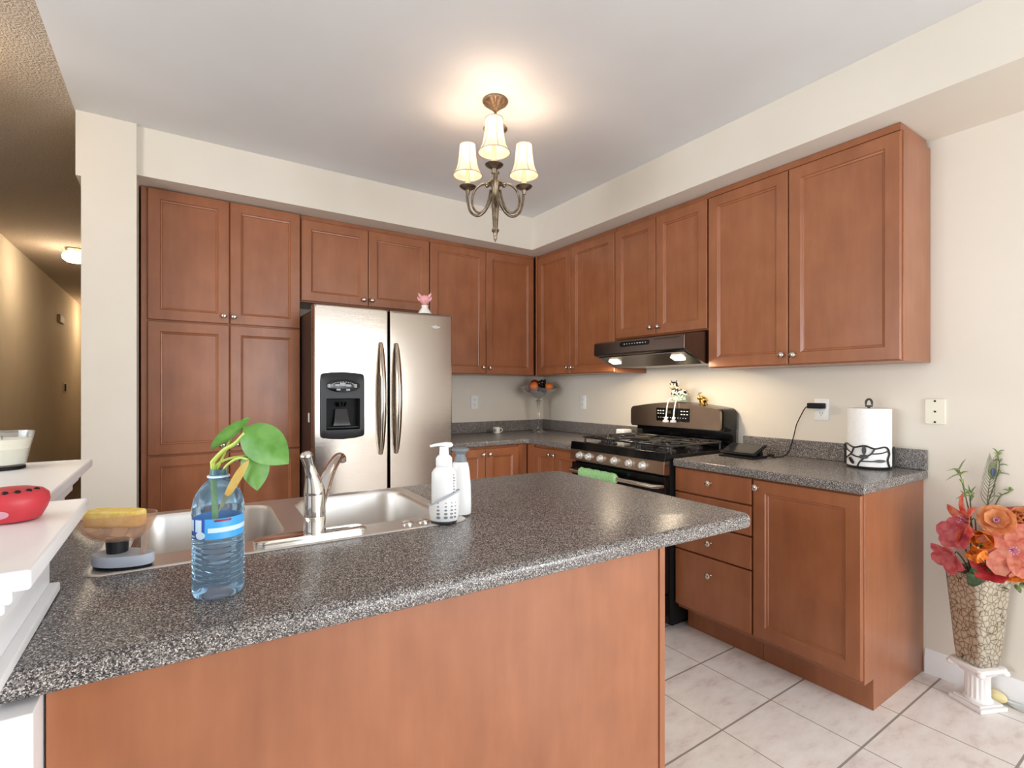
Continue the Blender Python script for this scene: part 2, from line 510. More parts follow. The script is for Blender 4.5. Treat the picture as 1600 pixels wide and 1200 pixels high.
def obj(name, b, mats, parent=None, bev=0, seg=2, local=False, loc=None, label=None, cat=None, group=None, kind=None, angle=38, merge=True, rz=0, wn=False):
    bm = b.bm
    if merge: bmesh.ops.remove_doubles(bm, verts=bm.verts, dist=1e-6)
    bmesh.ops.recalc_face_normals(bm, faces=bm.faces)
    if bev:
        es = [e for e in bm.edges if len(e.link_faces) == 2 and e.calc_face_angle(0) > radians(40)]
        bmesh.ops.bevel(bm, geom=es, offset=bev, segments=seg, profile=0.5, affect='EDGES', clamp_overlap=True)
    if parent is not None and not local: bm.transform(XF[parent.name].inverted())
    if parent is None and loc is not None and not local: bm.transform((Matrix.Translation(loc) @ Matrix.Rotation(rz, 4, 'Z')).inverted())
    me = bpy.data.meshes.new(name); bm.to_mesh(me); bm.free()
    for m in (mats if isinstance(mats, (list, tuple)) else [mats]): me.materials.append(M[m])
    me.polygons.foreach_set('use_smooth', [True] * len(me.polygons))
    me.set_sharp_from_angle(angle=radians(angle))
    o = bpy.data.objects.new(name, me); COL.objects.link(o)
    if bev or wn:
        w_ = o.modifiers.new('weighted_normals', 'WEIGHTED_NORMAL'); w_.keep_sharp = True; w_.weight = 100
    if parent is not None:
        o.parent = parent; XF[o.name] = XF[parent.name]
    elif loc is not None:
        o.location = loc; o.rotation_euler = (0, 0, rz)
        XF[o.name] = Matrix.Translation(loc) @ Matrix.Rotation(rz, 4, 'Z')
    else: XF[o.name] = Matrix.Identity(4)
    return tag(o, label, cat, group, kind)


def struct(name, b, m, bev=0, **k): return obj(name, b, m, kind='structure', bev=bev, **k)


def dup(root, loc, rz=None, label=None, group=None, name=None):
    r = root.copy(); COL.objects.link(r); r.location = loc
    if name: r.name = name
    if rz is not None: r.rotation_euler = (0, 0, rz)
    if label: r['label'] = label
    if group: r['group'] = group

    def kids(a, b):
        for ch in list(a.children):
            c = ch.copy(); COL.objects.link(c); c.parent = b; kids(ch, c)
    kids(root, r)
    return r


# ------------------------------------------------------------------ room shell
CEIL, SOF = 2.656, 2.40
struct('floor', B().box(-3.2, 0.1, -6.9, 0.1, -0.1, 0), 'tile')
struct('floor_hall', B().box(-6.2, -3.2, -6.9, 9, -0.1, 0), 'halldark')
b = B(); b.box(0, 0.12, -5.60, 0.12, 0, CEIL); b.box(0, 0.12, -6.9, -6.70, 0, CEIL); b.box(0, 0.12, -6.70, -5.60, 0, 0.8); b.box(0, 0.12, -6.70, -5.60, 2.1, CEIL)
struct('wall_right', b, 'wall')
b = B()
for y in (-6.70, -6.18, -5.66): b.box(0.03, 0.09, y, y + 0.06, 0.8, 2.1)
b.box(0.03, 0.09, -6.70, -5.60, 0.8, 0.86); b.box(0.03, 0.09, -6.70, -5.60, 2.04, 2.1)
struct('window_3', b, 'trim')
struct('wall_back', B().box(-3.005, 0, 0, 0.12, 0, CEIL), 'wall')
struct('ceiling', B().box(-3.25, 0.12, -6.9, 0.12, CEIL, CEIL + 0.1), 'ceiling')
struct('ceiling_hall', B().box(-6.2, -3.25, -6.9, 9, CEIL, CEIL + 0.1), 'popcorn')
# stub wall beside the pantry, running on as the right wall of the hall, with its dropped header edge
b = B(); b.box(-3.225, -3.005, -0.48, 9, 0, CEIL); b.box(-3.246, -3.225, -0.48, 9, 2.335, CEIL)
struct('wall_stub', b, 'wall')
b = B(); b.box(-4.22, -4.12, -1.2, 9, 0, CEIL); struct('wall_hall', b, 'hallwall')
struct('wall_end', B().box(-4.22, -3.0, 8.9, 9, 0, CEIL), 'hallwall')
# rear wall with the patio door opening; living room walls with a window opening
b = B(); b.box(-6.2, -2.2, -6.95, -6.85, 0, CEIL); b.box(-0.2, 0.12, -6.95, -6.85, 0, CEIL); b.box(-2.2, -0.2, -6.95, -6.85, 2.3, CEIL)
struct('wall_rear', b, 'wall')
b = B(); b.box(-6.3, -6.2, -6.9, -3.90, 0, CEIL); b.box(-6.3, -6.2, -1.60, -1.2, 0, CEIL); b.box(-6.3, -6.2, -3.90, -1.60, 0, 0.5); b.box(-6.3, -6.2, -3.90, -1.60, 2.2, CEIL)
struct('wall_left', b, 'wall')
struct('wall_living', B().box(-6.3, -4.22, -1.2, -1.1, 0, CEIL), 'wall')
b = B()
for x in (-2.2, -1.235, -0.27): b.box(x, x + 0.07, -6.93, -6.87, 0.0, 2.3)
b.box(-2.2, -0.2, -6.93, -6.87, 2.23, 2.3); b.box(-2.2, -0.2, -6.93, -6.87, 0, 0.08)
struct('window_1', b, 'trim')
b = B()
for y in (-3.90, -2.78, -1.66): b.box(-6.28, -6.22, y, y + 0.06, 0.5, 2.2)
b.box(-6.28, -6.22, -3.90, -1.60, 0.5, 0.56); b.box(-6.28, -6.22, -3.90, -1.60, 2.14, 2.2)
struct('window_2', b, 'trim')
# dropped soffits over the cabinets
b = B()
poly = [(-3.005, 0), (-3.005, -0.458), (-0.458, -0.458), (-0.458, -6.85), (0, -6.85), (0, 0)]
b.prism(poly, SOF, CEIL, lambda a, c, d: (a, c, d))
struct('trim_1', b, 'wall')
# baseboard with stepped top
prof = [(0, 0), (0.016, 0), (0.016, 0.07), (0.012, 0.078), (0.012, 0.09), (0.006, 0.098), (0.004, 0.106), (0, 0.106)]
b = B(); b.prism(prof, -6.85, -2.868, lambda a, c, d: (-a, d, c)); struct('baseboard_right', b, 'trim')
# half wall beside the island with a thicker end post and a moulded cap
b = B()
b.box(-3.26, -3.10, -2.51, -1.82, 0, 1.03); b.box(-3.30, -3.025, -2.91, -2.51, 0, 1.03)
b.box(-3.30, -2.986, -2.862, -2.72, 0, 0.868)
struct('wall_half', b, 'trim', bev=0.003)


def capmould(polys):
    b = B()
    for (d, z0, z1) in polys:
        p = [(-3.40 - d * 0, -1.80 + d), (-3.40, -2.95 - d + 0.052), (-3.015 + d, -2.95 - d + 0.052), (-3.015 + d, -2.48 + d * 0.3), (-3.085 + d, -2.48 + d * 0.3), (-3.085 + d, -1.80 + d)]
        b.prism(p, z0, z1, lambda a, c, e: (a, c, e))
    return b


struct('trim_2', capmould([(0.0, 0.985, 1.012), (0.012, 1.012, 1.026), (0.020, 1.026, 1.046), (0.040, 1.046, 1.07)]), 'trim', bev=0.004, seg=3)
b = B(); b.box(-3.026, -3.010, -2.90, -2.515, 0.9142, 0.931); struct('trim_3', b, 'trim', bev=0.003)

# ------------------------------------------------------------------ cabinets
def mapper(ax, face):
    """(u, z, n) -> world; n outwards from the carcass front"""
    return (lambda u, z, n: (u, face - n, z)) if ax == 'y' else (lambda u, z, n: (face - n, u, z))


def door_mesh(f, u0, u1, z0, z1, fr=0.056):
    ins = [(0, 0.0), (0, 0.016), (0.004, 0.020), (fr, 0.020), (fr + 0.004, 0.0145), (fr + 0.011, 0.0125), (fr + 0.0135, 0.0085)]
    b = B()
    b.rings([[f(u0 + i, z0 + i, n), f(u1 - i, z0 + i, n), f(u1 - i, z1 - i, n), f(u0 + i, z1 - i, n)] for i, n in ins])
    return b


def slab_mesh(f, u0, u1, z0, z1):
    ins = [(0, 0.0), (0, 0.014), (0.002, 0.018), (0.006, 0.020)]
    b = B()
    b.rings([[f(u0 + i, z0 + i, n), f(u1 - i, z0 + i, n), f(u1 - i, z1 - i, n), f(u0 + i, z1 - i, n)] for i, n in ins])
    return b


def knob(f, u, z, parent, n0=0.020):
    prof = [(0.008, 0), (0.0065, 0.003), (0.0055, 0.012), (0.009, 0.016), (0.0145, 0.021), (0.015, 0.025), (0.012, 0.029), (0.006, 0.031), (0.001, 0.0315)]
    b = B(); N = 18
    b.rings([[f(u + r * cos(2 * pi * i / N), z + r * sin(2 * pi * i / N), n0 + h) for i in range(N)] for r, h in prof])
    return obj('knob', b, 'nickel', parent)


def cabinet(name, label, ax, face, carcass, doors=(), drawers=(), extra=None, group=None, cat='cabinet'):
    """carcass: list of boxes; doors/drawers: (u0,u1,z0,z1,knob_u,knob_z)"""
    f = mapper(ax, face)
    x0, x1, y0, y1, z0, z1 = carcass[0] if len(carcass[0]) == 6 else (BB, 0, carcass[0][0], carcass[0][1], 0, 1)
    t = thing(name, label, cat, ((x0 + x1) / 2, (y0 + y1) / 2, z0), 0, group)
    b = B()
    for c in carcass:
        if len(c) == 6: b.box(*c)
        else: b.prism(c[2], c[0], c[1], lambda a, q, d: (a, d, q))
    obj('carcass', b, 'wood', t, bev=0.0015, seg=1)
    for d in doors:
        o = obj('door', door_mesh(f, *d[:4]), 'wood', t, angle=20)
        if d[4] is not None: knob(f, d[4], d[5], o)
    for d in drawers:
        o = obj('drawer_front', slab_mesh(f, *d[:4]), 'wood', t, angle=20)
        if d[4] is not None: knob(f, d[4], d[5], o)
    return t


UB = -0.305   # upper carcass front on the back wall (y) and right wall (x)
G = 'cognac maple kitchen cabinets'
pantry = cabinet('pantry_cabinet', 'floor-to-soffit maple pantry cabinet with six panelled doors left of the fridge', 'y', UB,
        [(-2.995, -2.176, UB, -0.003, 0.0, SOF - 0.002)],
        [(-2.965, -2.572, 1.668, 2.392, -2.601, 1.712), (-2.568, -2.179, 1.668, 2.392, -2.549, 1.710),
         (-2.965, -2.572, 0.916, 1.660, -2.606, 0.955), (-2.568, -2.179, 0.916, 1.660, -2.534, 0.955),
         (-2.965, -2.572, 0.13, 0.908, -2.606, 0.865), (-2.568, -2.179, 0.13, 0.908, -2.534, 0.865)], group=G)
cabinet('wall_cabinet', 'short maple wall cabinet with two doors above the steel fridge', 'y', UB,
        [(-2.174, -1.288, UB, -0.003, 1.842, SOF - 0.002)],
        [(-2.170, -1.743, 1.848, 2.366, -1.776, 1.888), (-1.739, -1.291, 1.848, 2.366, -1.719, 1.889)], group=G)
cabinet('wall_cabinet', 'tall maple wall cabinet with two doors on the back wall, between fridge and corner', 'y', UB,
        [(-1.286, -0.332, UB, -0.003, 1.40, SOF - 0.002)],
        [(-1.283, -0.810, 1.404, 2.366, -0.841, 1.455), (-0.806, -0.345, 1.404, 2.366, -0.780, 1.453)], group=G)
cabinet('wall_cabinet', 'tall maple wall cabinet with two doors on the right wall, between corner and hood', 'x', UB,
        [(UB, -0.003, -1.236, -0.006, 1.40, SOF - 0.002), (-0.330, UB, -0.343, -0.328, 1.40, SOF - 0.002)],
        [(-0.768, -0.346, 1.404, 2.366, -0.741, 1.452), (-1.234, -0.772, 1.404, 2.366, -0.796, 1.450)], group=G)
cabinet('wall_cabinet', 'short maple wall cabinet with two doors directly above the range hood', 'x', UB,
        [(UB, -0.003, -1.963, -1.238, 1.622, SOF - 0.002)],
        [(-1.591, -1.240, 1.628, 2.366, -1.560, 1.674), (-1.961, -1.595, 1.628, 2.366, -1.621, 1.673)], group=G)
cabinet('wall_cabinet', 'widest maple wall cabinet with two doors, right of the hood, its end panel showing', 'x', UB,
        [(UB, -0.003, -2.886, -1.966, 1.40, 2.366), (UB - 0.012, -0.035, -2.880, -1.966, 2.366, SOF - 0.002)],
        [(-2.416, -1.970, 1.404, 2.362, -2.391, 1.452), (-2.882, -2.420, 1.404, 2.362, -2.447, 1.449)], group=G)
BB = -0.605
cabinet('base_cabinet', 'maple base cabinet with two doors under the back counter beside the fridge', 'y', BB,
        [(-1.285, -0.625, BB, -0.003, 0.10, 0.872), (-1.285, -0.625, -0.55, -0.003, 0, 0.10), (-0.699, -0.627, -0.621, BB, 0.10, 0.872)],
        [(-1.27, -0.990, 0.12, 0.856, -1.014, 0.818), (-0.986, -0.700, 0.12, 0.856, -0.960, 0.818)], group=G)
cabinet('base_cabinet', 'maple base cabinet with two doors between the counter corner and the range', 'x', BB,
        [(BB, -0.003, -1.205, -0.610, 0.10, 0.872), (-0.55, -0.003, -1.205, -0.610, 0, 0.10), (-0.622, BB, -0.704, -0.6225, 0.10, 0.872)],
        [(-0.938, -0.705, 0.12, 0.856, -0.908, 0.820), (-1.203, -0.942, 0.12, 0.856, -0.965, 0.820)], group=G)
cabinet('drawer_cabinet', 'maple base cabinet with four drawer fronts just right of the range', 'x', BB,
        [(-2.409, -1.985, [(BB, 0.125), (-0.525, 0.125), (-0.525, 0), (-0.003, 0), (-0.003, 0.872), (BB, 0.872)])], (),
        [(-2.407, -1.979, 0.745, 0.868, -2.190, 0.815), (-2.407, -1.979, 0.600, 0.739, -2.190, 0.668),
         (-2.407, -1.979, 0.444, 0.594, -2.190, 0.515), (-2.407, -1.979, 0.145, 0.438, -2.190, 0.355)], group=G)
cabinet('base_cabinet', 'maple base cabinet with one wide door at the end of the right counter', 'x', BB,
        [(-2.860, -2.4092, [(BB, 0.125), (-0.525, 0.125), (-0.525, 0), (-0.003, 0), (-0.003, 0.872), (BB, 0.872)])],
        [(-2.856, -2.414, 0.145, 0.866, -2.434, 0.833)], group=G)

# ------------------------------------------------------------------ worktops
def worktop_poly(b, poly, z0=0.874, z1=0.914):
    b.prism(poly, z0, z1, lambda a, c, d: (a, c, d))


t = thing('countertop', 'dark speckled L-shaped laminate countertop in the back corner, left of the range', 'countertop', (-0.6, -0.4, 0.874))
b = B(); worktop_poly(b, [(-1.287, -0.002), (-1.287, -0.64), (-0.665, -0.64), (-0.64, -0.665), (-0.64, -1.208), (-0.002, -1.208), (-0.002, -0.002)])
obj('worktop', b, 'laminate', t, bev=0.012, seg=4)
b = B(); b.prism([(-1.287, -0.002), (-1.287, -0.022), (-0.022, -0.022), (-0.022, -1.208), (-0.002, -1.208), (-0.002, -0.002)], 0.9145, 1.008, lambda a, c, d: (a, c, d))
obj('backsplash', b, 'laminate', t, bev=0.004)
t = thing('countertop', 'dark speckled laminate countertop with square right end over the drawers', 'countertop', (-0.32, -2.43, 0.874))
b = B(); worktop_poly(b, [(-0.002, -1.978), (-0.645, -1.978), (-0.645, -2.877), (-0.002, -2.877)])
obj('worktop', b, 'laminate', t, bev=0.010, seg=4)
b = B(); b.box(-0.024, -0.002, -2.877, -1.995, 0.9145, 1.006)
obj('backsplash', b, 'laminate', t, bev=0.004)

# island, set about two degrees off the room's axes
IR = -0.035
IO = Vector((-2.2, -2.4, 0))
IM = Matrix.Translation(IO) @ Matrix.Rotation(IR, 4, 'Z')


def iw(x, y, z=0): return IM @ Vector((x, y, z))


t = thing('island_cabinet', 'maple island cabinet with plain back panel facing the camera', 'cabinet', IO, IR)
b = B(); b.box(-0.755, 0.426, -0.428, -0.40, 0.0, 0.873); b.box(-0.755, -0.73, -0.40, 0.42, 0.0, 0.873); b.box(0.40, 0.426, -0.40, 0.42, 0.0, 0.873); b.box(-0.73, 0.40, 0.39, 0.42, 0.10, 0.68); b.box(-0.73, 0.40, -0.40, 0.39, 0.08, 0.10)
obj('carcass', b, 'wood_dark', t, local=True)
b = B(); b.box(-0.768, 0.425, -0.436, -0.4285, 0.0, 0.873); obj('back_panel', b, 'wood', t, local=True, bev=0.001)
b = B(); b.box(0.4265, 0.446, -0.440, 0.42, 0.0, 0.873); obj('end_panel', b, 'wood', t, local=True, bev=0.002)


def corner_poly(cs, d=0.0, n=7):
    """cs: axis-aligned corner list (x, y, r, sx, sy, convex) ; offset inwards by d"""
    out = []
    m = len(cs)
    for i in range(m):
        p = Vector(cs[i - 1][:2]); q = Vector(cs[i][:2]); w = Vector(cs[(i + 1) % m][:2])
        e1 = (q - p).normalized(); e2 = (w - q).normalized()
        n1 = Vector((-e1.y, e1.x)); n2 = Vector((-e2.y, e2.x))
        conv = e1.x * e2.y - e1.y * e2.x > 0
        c = q + (n1 + n2) * d
        r = max(cs[i][2] - d, 0.0008) if conv else cs[i][2] + d
        a = c - e1 * r; z = c + e2 * r
        ctr = a + n1 * r * (1 if conv else -1)
        for k in range(n + 1):
            tt = pi / 2 * k / n
            u = (a - ctr) * cos(tt) + (z - ctr) * sin(tt)
            out.append((ctr.x + u.x, ctr.y + u.y))
    return out


t = thing('island_countertop', 'large speckled laminate island countertop with rounded corners around the sink', 'countertop', iw(0, 0, 0.874), IR)
cs = [(-0.814, -0.468, 0.004), (0.798, -0.468, 0.035), (0.798, 0.495, 0.055), (-0.885, 0.495, 0.004), (-0.885, -0.142, 0.002), (-0.814, -0.142, 0.002)]
hole = rrect(-0.762, 0.025, -0.075, 0.438, 0.03)
b = B()
rs = [(0.010, 0.0), (0.003, 0.004), (0.0, 0.012), (0.0, 0.026), (0.003, 0.034), (0.010, 0.039), (0.018, 0.040)]
b.rings([[(x, y, z) for x, y in corner_poly(cs, d)] for d, z in rs], cap0=False, cap1=False)
b.fill([[(x, y, 0.040) for x, y in corner_poly(cs, 0.018)], [(x, y, 0.040) for x, y in hole]])
b.fill([[(x, y, 0.0) for x, y in corner_poly(cs, 0.010)], [(x, y, 0.0) for x, y in hole]])
b.rings([[(x, y, 0.040) for x, y in hole], [(x, y, 0.0) for x, y in hole]], False, False)
obj('worktop', b, 'laminate', t, local=True)

# ------------------------------------------------------------------ sink and faucet
t = thing('kitchen_sink', 'stainless double-bowl sink set into the island countertop', 'sink', iw(0, 0, 0.914), IR)
outer = rrect(-0.787, 0.050, -0.098, 0.462, 0.035)
oin = rrect(-0.779, 0.042, -0.090, 0.454, 0.030)
bowls = [(-0.750, -0.405, 0.0, 0.420), (-0.340, 0.010, 0.0, 0.420)]
b = B()
b.rings([[(x, y, 0.0006) for x, y in outer], [(x, y, 0.0035) for x, y in rrect(-0.784, 0.047, -0.095, 0.459, 0.033)], [(x, y, 0.0035) for x, y in oin]], False, False)
b.fill([[(x, y, 0.0035) for x, y in oin]] + [[(x, y, 0.0035) for x, y in rrect(*w, 0.075, 8)] for w in bowls])
obj('rim', b, 'sinksteel', t, local=True, angle=60)
for w in bowls:
    b = B()
    def rr(i, r): return rrect(w[0] + i, w[1] - i, w[2] + i, w[3] - i, r, 8)
    lv = [(0, 0.075, 0.0035), (0.003, 0.073, -0.001), (0.006, 0.07, -0.012), (0.012, 0.066, -0.10), (0.020, 0.06, -0.150), (0.045, 0.05, -0.172), (0.10, 0.035, -0.176), (0.15, 0.012, -0.178)]
    b.rings([[(x, y, z) for x, y in rr(i, r)] for i, r, z in lv], cap0=False, cap1=True)
    bo = obj('bowl', b, 'sinksteel', t, local=True, angle=60)
    b = B(); b.lathe([(0.048, -0.1775), (0.046, -0.1755), (0.032, -0.1755), (0.028, -0.1765)], ((w[0] + w[1]) / 2, 0.2, 0), 24)
    obj('drain', b, 'chrome', bo, local=True)
for x in (-0.115, -0.070):
    b = B(); b.lathe([(0.017, 0.0037), (0.017, 0.006), (0.012, 0.009), (0.001, 0.010)], (x, -0.050, 0), 20)
    obj('hole_cover', b, 'chrome', t, local=True)
t = thing('faucet', 'chrome single-lever faucet on the camera side of the sink', 'faucet', iw(-0.352, -0.052, 0.9177), IR)
b = B(); P = rrect(-0.135, 0.125, -0.026, 0.026, 0.0255, 10)
b.rings([[(x * k, y * k, z) for x, y in P] for k, z in ((1, 0), (1, 0.007), (0.985, 0.011), (0.93, 0.0135))])
obj('base_plate', b, 'chrome', t, local=True)
b = B(); b.lathe([(0.027, 0.012), (0.0262, 0.016), (0.0258, 0.052), (0.0246, 0.0535), (0.0246, 0.0555), (0.0258, 0.057), (0.0255, 0.098), (0.024, 0.110)], n=36)
obj('body', b, 'chrome', t, local=True)
b = B()
sp = spline([(0.004, 0.010, 0.050), (0.026, 0.050, 0.098), (0.060, 0.115, 0.143), (0.098, 0.190, 0.168), (0.113, 0.218, 0.164), (0.117, 0.226, 0.150)], 6)
b.tube(sp, [0.019 - 0.006 * min(1, i / len(sp) * 1.3) for i in range(len(sp))], 18, flat=0.75)
obj('spout', b, 'chrome', t, local=True)
b = B()
sp = spline([(0, 0, 0.108), (-0.004, -0.004, 0.135), (-0.012, -0.010, 0.168), (-0.020, -0.015, 0.196), (-0.026, -0.019, 0.212)], 6)
rad = [0.0245, 0.0246, 0.024, 0.023, 0.022, 0.021, 0.0198, 0.0184, 0.017, 0.0156, 0.0144, 0.0135, 0.0128, 0.0124, 0.0122, 0.0124, 0.0128, 0.0132, 0.0137, 0.014, 0.0142, 0.014, 0.0132, 0.0105, 0.004]
b.tube(sp, rad[:len(sp)], 24)
obj('lever_handle', b, 'chrome', t, local=True)

# ------------------------------------------------------------------ fridge
FX0, FX1, FY, FT = -2.181, -1.294, -0.70, 1.776
t = thing('refrigerator', 'stainless side-by-side refrigerator with black water dispenser', 'refrigerator', (-1.77, -0.42, 0))
b = B(); b.box(FX0 + 0.009, FX1 - 0.006, FY + 0.068, -0.03, 0.02, 1.75); b.box(FX0 + 0.03, FX1 - 0.03, FY + 0.10, -0.06, 0.0, 0.02)
obj('body', b, 'fridge_side', t, bev=0.004)
b = B(); b.box(FX0 + 0.02, FX1 - 0.02, FY + 0.03, FY + 0.067, 0.03, 0.10); obj('kick_grille', b, 'charcoal', t, bev=0.003)
SPL = -1.733
DX0, DX1, DZ0, DZ1 = -2.144, -1.889, 0.996, 1.378


def fdoor(x0, x1, hole=None):
    b = B(); y1 = FY + 0.062
    R = [(0.004, y1), (0.0, y1 - 0.004), (0.0, FY + 0.012), (0.004, FY + 0.003), (0.011, FY)]
    b.rings([[(x, y, z) for x, z in rrect(x0 + i, x1 - i, 0.105 + i, FT - i, 0.008, 4)] for i, y in R], cap0=True, cap1=False)
    lp = [[(x, FY, z) for x, z in rrect(x0 + 0.011, x1 - 0.011, 0.116, FT - 0.011, 0.008, 4)]]
    if hole:
        h = rrect(*hole, 0.015, 5)
        lp.append([(x, FY, z) for x, z in h])
        b.rings([[(x, FY, z) for x, z in h], [(x, FY + 0.058, z) for x, z in h]], False, False)
    b.fill(lp)
    return b


dl = obj('freezer_door', fdoor(FX0, SPL - 0.003, (DX0 + 0.02, DX1 - 0.02, DZ0 + 0.02, DZ1 - 0.02)), 'steel', t, wn=True)
dr = obj('fridge_door', fdoor(SPL + 0.003, FX1), 'steel', t, wn=True)
for par, hx in ((dl, -1.788), (dr, -1.689)):
    b = B()
    pts = []; rad = []
    for k in range(25):
        u = k / 24; z = 0.892 + 0.667 * u
        pts.append((hx, FY - 0.012 - 0.043 * sin(pi * u) ** 0.7, z)); rad.append(0.011 + 0.009 * sin(pi * u) ** 0.6)
    b.tube(pts, rad, 16, flat=1.0)
    b.sph((hx, FY - 0.008, 0.892), 0.013); b.sph((hx, FY - 0.008, 1.559), 0.013)
    obj('door_handle', b, 'handle', par)
# dispenser
b = B()
arch = lambda x0, x1, z0, z1: [(x0 + 0.012, z0 + 0.004), (x0 + 0.06, z0 - 0.004), ((x0 + x1) / 2, z0 - 0.008), (x1 - 0.06, z0 - 0.004), (x1 - 0.012, z0 + 0.004), (x1 - 0.002, z0 + 0.014), (x1, z0 + 0.05), (x1, z1 - 0.05), (x1 - 0.003, z1 - 0.014), (x1 - 0.014, z1 - 0.004), (x1 - 0.06, z1 + 0.002), ((x0 + x1) / 2, z1 + 0.005), (x0 + 0.06, z1 + 0.002), (x0 + 0.014, z1 - 0.004), (x0 + 0.003, z1 - 0.014), (x0, z1 - 0.05), (x0, z0 + 0.05), (x0 + 0.002, z0 + 0.014)]
A = arch(DX0, DX1, DZ0, DZ1)
inn = rrect(-2.112, -1.917, 1.044, 1.228, 0.006, 3)
shrink2 = lambda P: P
shrink = lambda P, k: [((DX0 + DX1) / 2 + (x - (DX0 + DX1) / 2) * k, (DZ0 + DZ1) / 2 + (z - (DZ0 + DZ1) / 2) * k) for x, z in P]
b.rings([[(x, FY - 0.0005, z) for x, z in A], [(x, FY - 0.008, z) for x, z in A], [(x, FY - 0.012, z) for x, z in shrink(A, 0.97)]], False, False)
b.fill([[(x, FY - 0.012, z) for x, z in shrink(A, 0.97)], [(x, FY - 0.012, z) for x, z in inn]])
dp_b = B()
dp_b.rings([[(x, FY - 0.0118, z) for x, z in shrink2(inn)], [(x, FY + 0.050, z) for x, z in rrect(-2.106, -1.923, 1.046, 1.224, 0.006, 3)]], False, True)
dp = obj('water_dispenser', b, 'charcoal', dl)
obj('cavity', dp_b, 'black_matte', dp)
b = B(); b.rings([[(-2.0165 + r * 0.098 * cos(a), FY - 0.012 - n, 1.302 + r * 0.038 * sin(a)) for a in [2 * pi * i / 40 for i in range(40)]] for r, n in ((1, 0), (1, 0.002), (0.95, 0.003))])
obj('control_panel', b, 'black', dp)
b = B()
for i in range(15):
    a = -0.15 + i * (pi + 0.3) / 14
    b.box(-2.0165 + 0.066 * cos(a) - 0.004, -2.0165 + 0.066 * cos(a) + 0.004, FY - 0.0162, FY - 0.015, 1.303 + 0.022 * sin(a) - 0.002, 1.303 + 0.022 * sin(a) + 0.002)
for x, z, w, h in ((-2.050, 1.306, 0.012, 0.006), (-2.020, 1.312, 0.016, 0.009), (-1.985, 1.305, 0.014, 0.005), (-2.044, 1.280, 0.011, 0.005), (-1.988, 1.279, 0.011, 0.005), (-2.096, 1.302, 0.006, 0.010), (-1.944, 1.302, 0.007, 0.010)):
    b.box(x - w, x + w, FY - 0.0162, FY - 0.015, z - h, z + h)
obj('control_marking', b, 'grey_mark', dp, label='pale markings on the control panel')
b = B(); b.rings([[(-2.0165 + w * s_, y, z) for s_ in (-1, -0.5, 0.5, 1)] + [(-2.0165 + w * s_, y + 0.008, z) for s_ in (1, 0.5, -0.5, -1)] for w, y, z in ((0.034, FY + 0.030, 1.165), (0.042, FY + 0.018, 1.10), (0.05, FY + 0.014, 1.068))])
obj('ice_paddle', b, 'black', dp)
b = B(); b.cyl((-2.0165, FY + 0.022, 1.205), (-2.0165, FY + 0.022, 1.180), 0.03, 0.022); obj('spout_housing', b, 'black', dp)
b = B(); b.box(-2.108, -1.922, FY - 0.010, FY + 0.046, 1.054, 1.062); obj('drip_tray', b, 'black', dp, bev=0.003)
b = B(); b.prism([(-1.452, 1.691), (-1.430, 1.698), (-1.4175, 1.701), (-1.405, 1.698), (-1.383, 1.691), (-1.405, 1.683), (-1.4175, 1.681), (-1.430, 1.683)], FY - 0.0005, FY - 0.004, lambda a, c, d: (a, d, c))
bd = obj('brand_badge', b, 'light_mark', dr, bev=0.001)
b = B(); b.box(-1.437, -1.425, FY - 0.0048, FY - 0.0042, 1.689, 1.693); b.box(-1.410, -1.400, FY - 0.0048, FY - 0.0042, 1.689, 1.693)
b.rings([[(-1.4175 + k * x, FY - n, 1.691 + k * z) for x, z in ((-0.005, 0), (0, -0.005), (0.005, 0), (0, 0.005))] for k, n in ((1, 0.0041), (1, 0.0052))])
obj('badge_lettering', b, 'grey_mark', bd)
b = B(); b.box(FX0 + 0.0072, FX0 + 0.0088, -0.56, -0.525, 1.085, 1.14); obj('side_label', b, 'light_mark', t, label='small white sticker on the dark side')

# small figurine on the fridge
t = thing('figurine', 'little figurine with pink petalled head and white flared base on top of the fridge', 'figurine', (-1.478, -0.665, 1.7765), -YAW)
b = B(); b.lathe([(0.044, 0), (0.045, 0.004), (0.036, 0.018), (0.024, 0.034), (0.020, 0.044), (0.024, 0.052), (0.018, 0.058), (0.002, 0.06)], n=24); obj('base', b, 'white_semi', t, local=True)
b = B(); b.sph((0, 0, 0.092), 0.033, (1.05, 0.9, 0.95)); b.sph((0, -0.028, 0.082), 0.012, (1.2, 0.7, 0.8)); obj('head', b, 'pigpink', t, local=True)
for sx in (-1, 1):
    b = B(); b.tube([(sx * 0.022, 0, 0.108), (sx * 0.036, 0, 0.124), (sx * 0.042, 0, 0.138)], [0.010, 0.008, 0.001], 8); obj('ear', b, 'pigpink', t, local=True)
    b = B(); b.tube([(sx * 0.030, -0.005, 0.086), (sx * 0.042, -0.005, 0.100), (sx * 0.046, -0.005, 0.112)], [0.009, 0.007, 0.001], 8); obj('petal', b, 'pigpink', t, local=True)

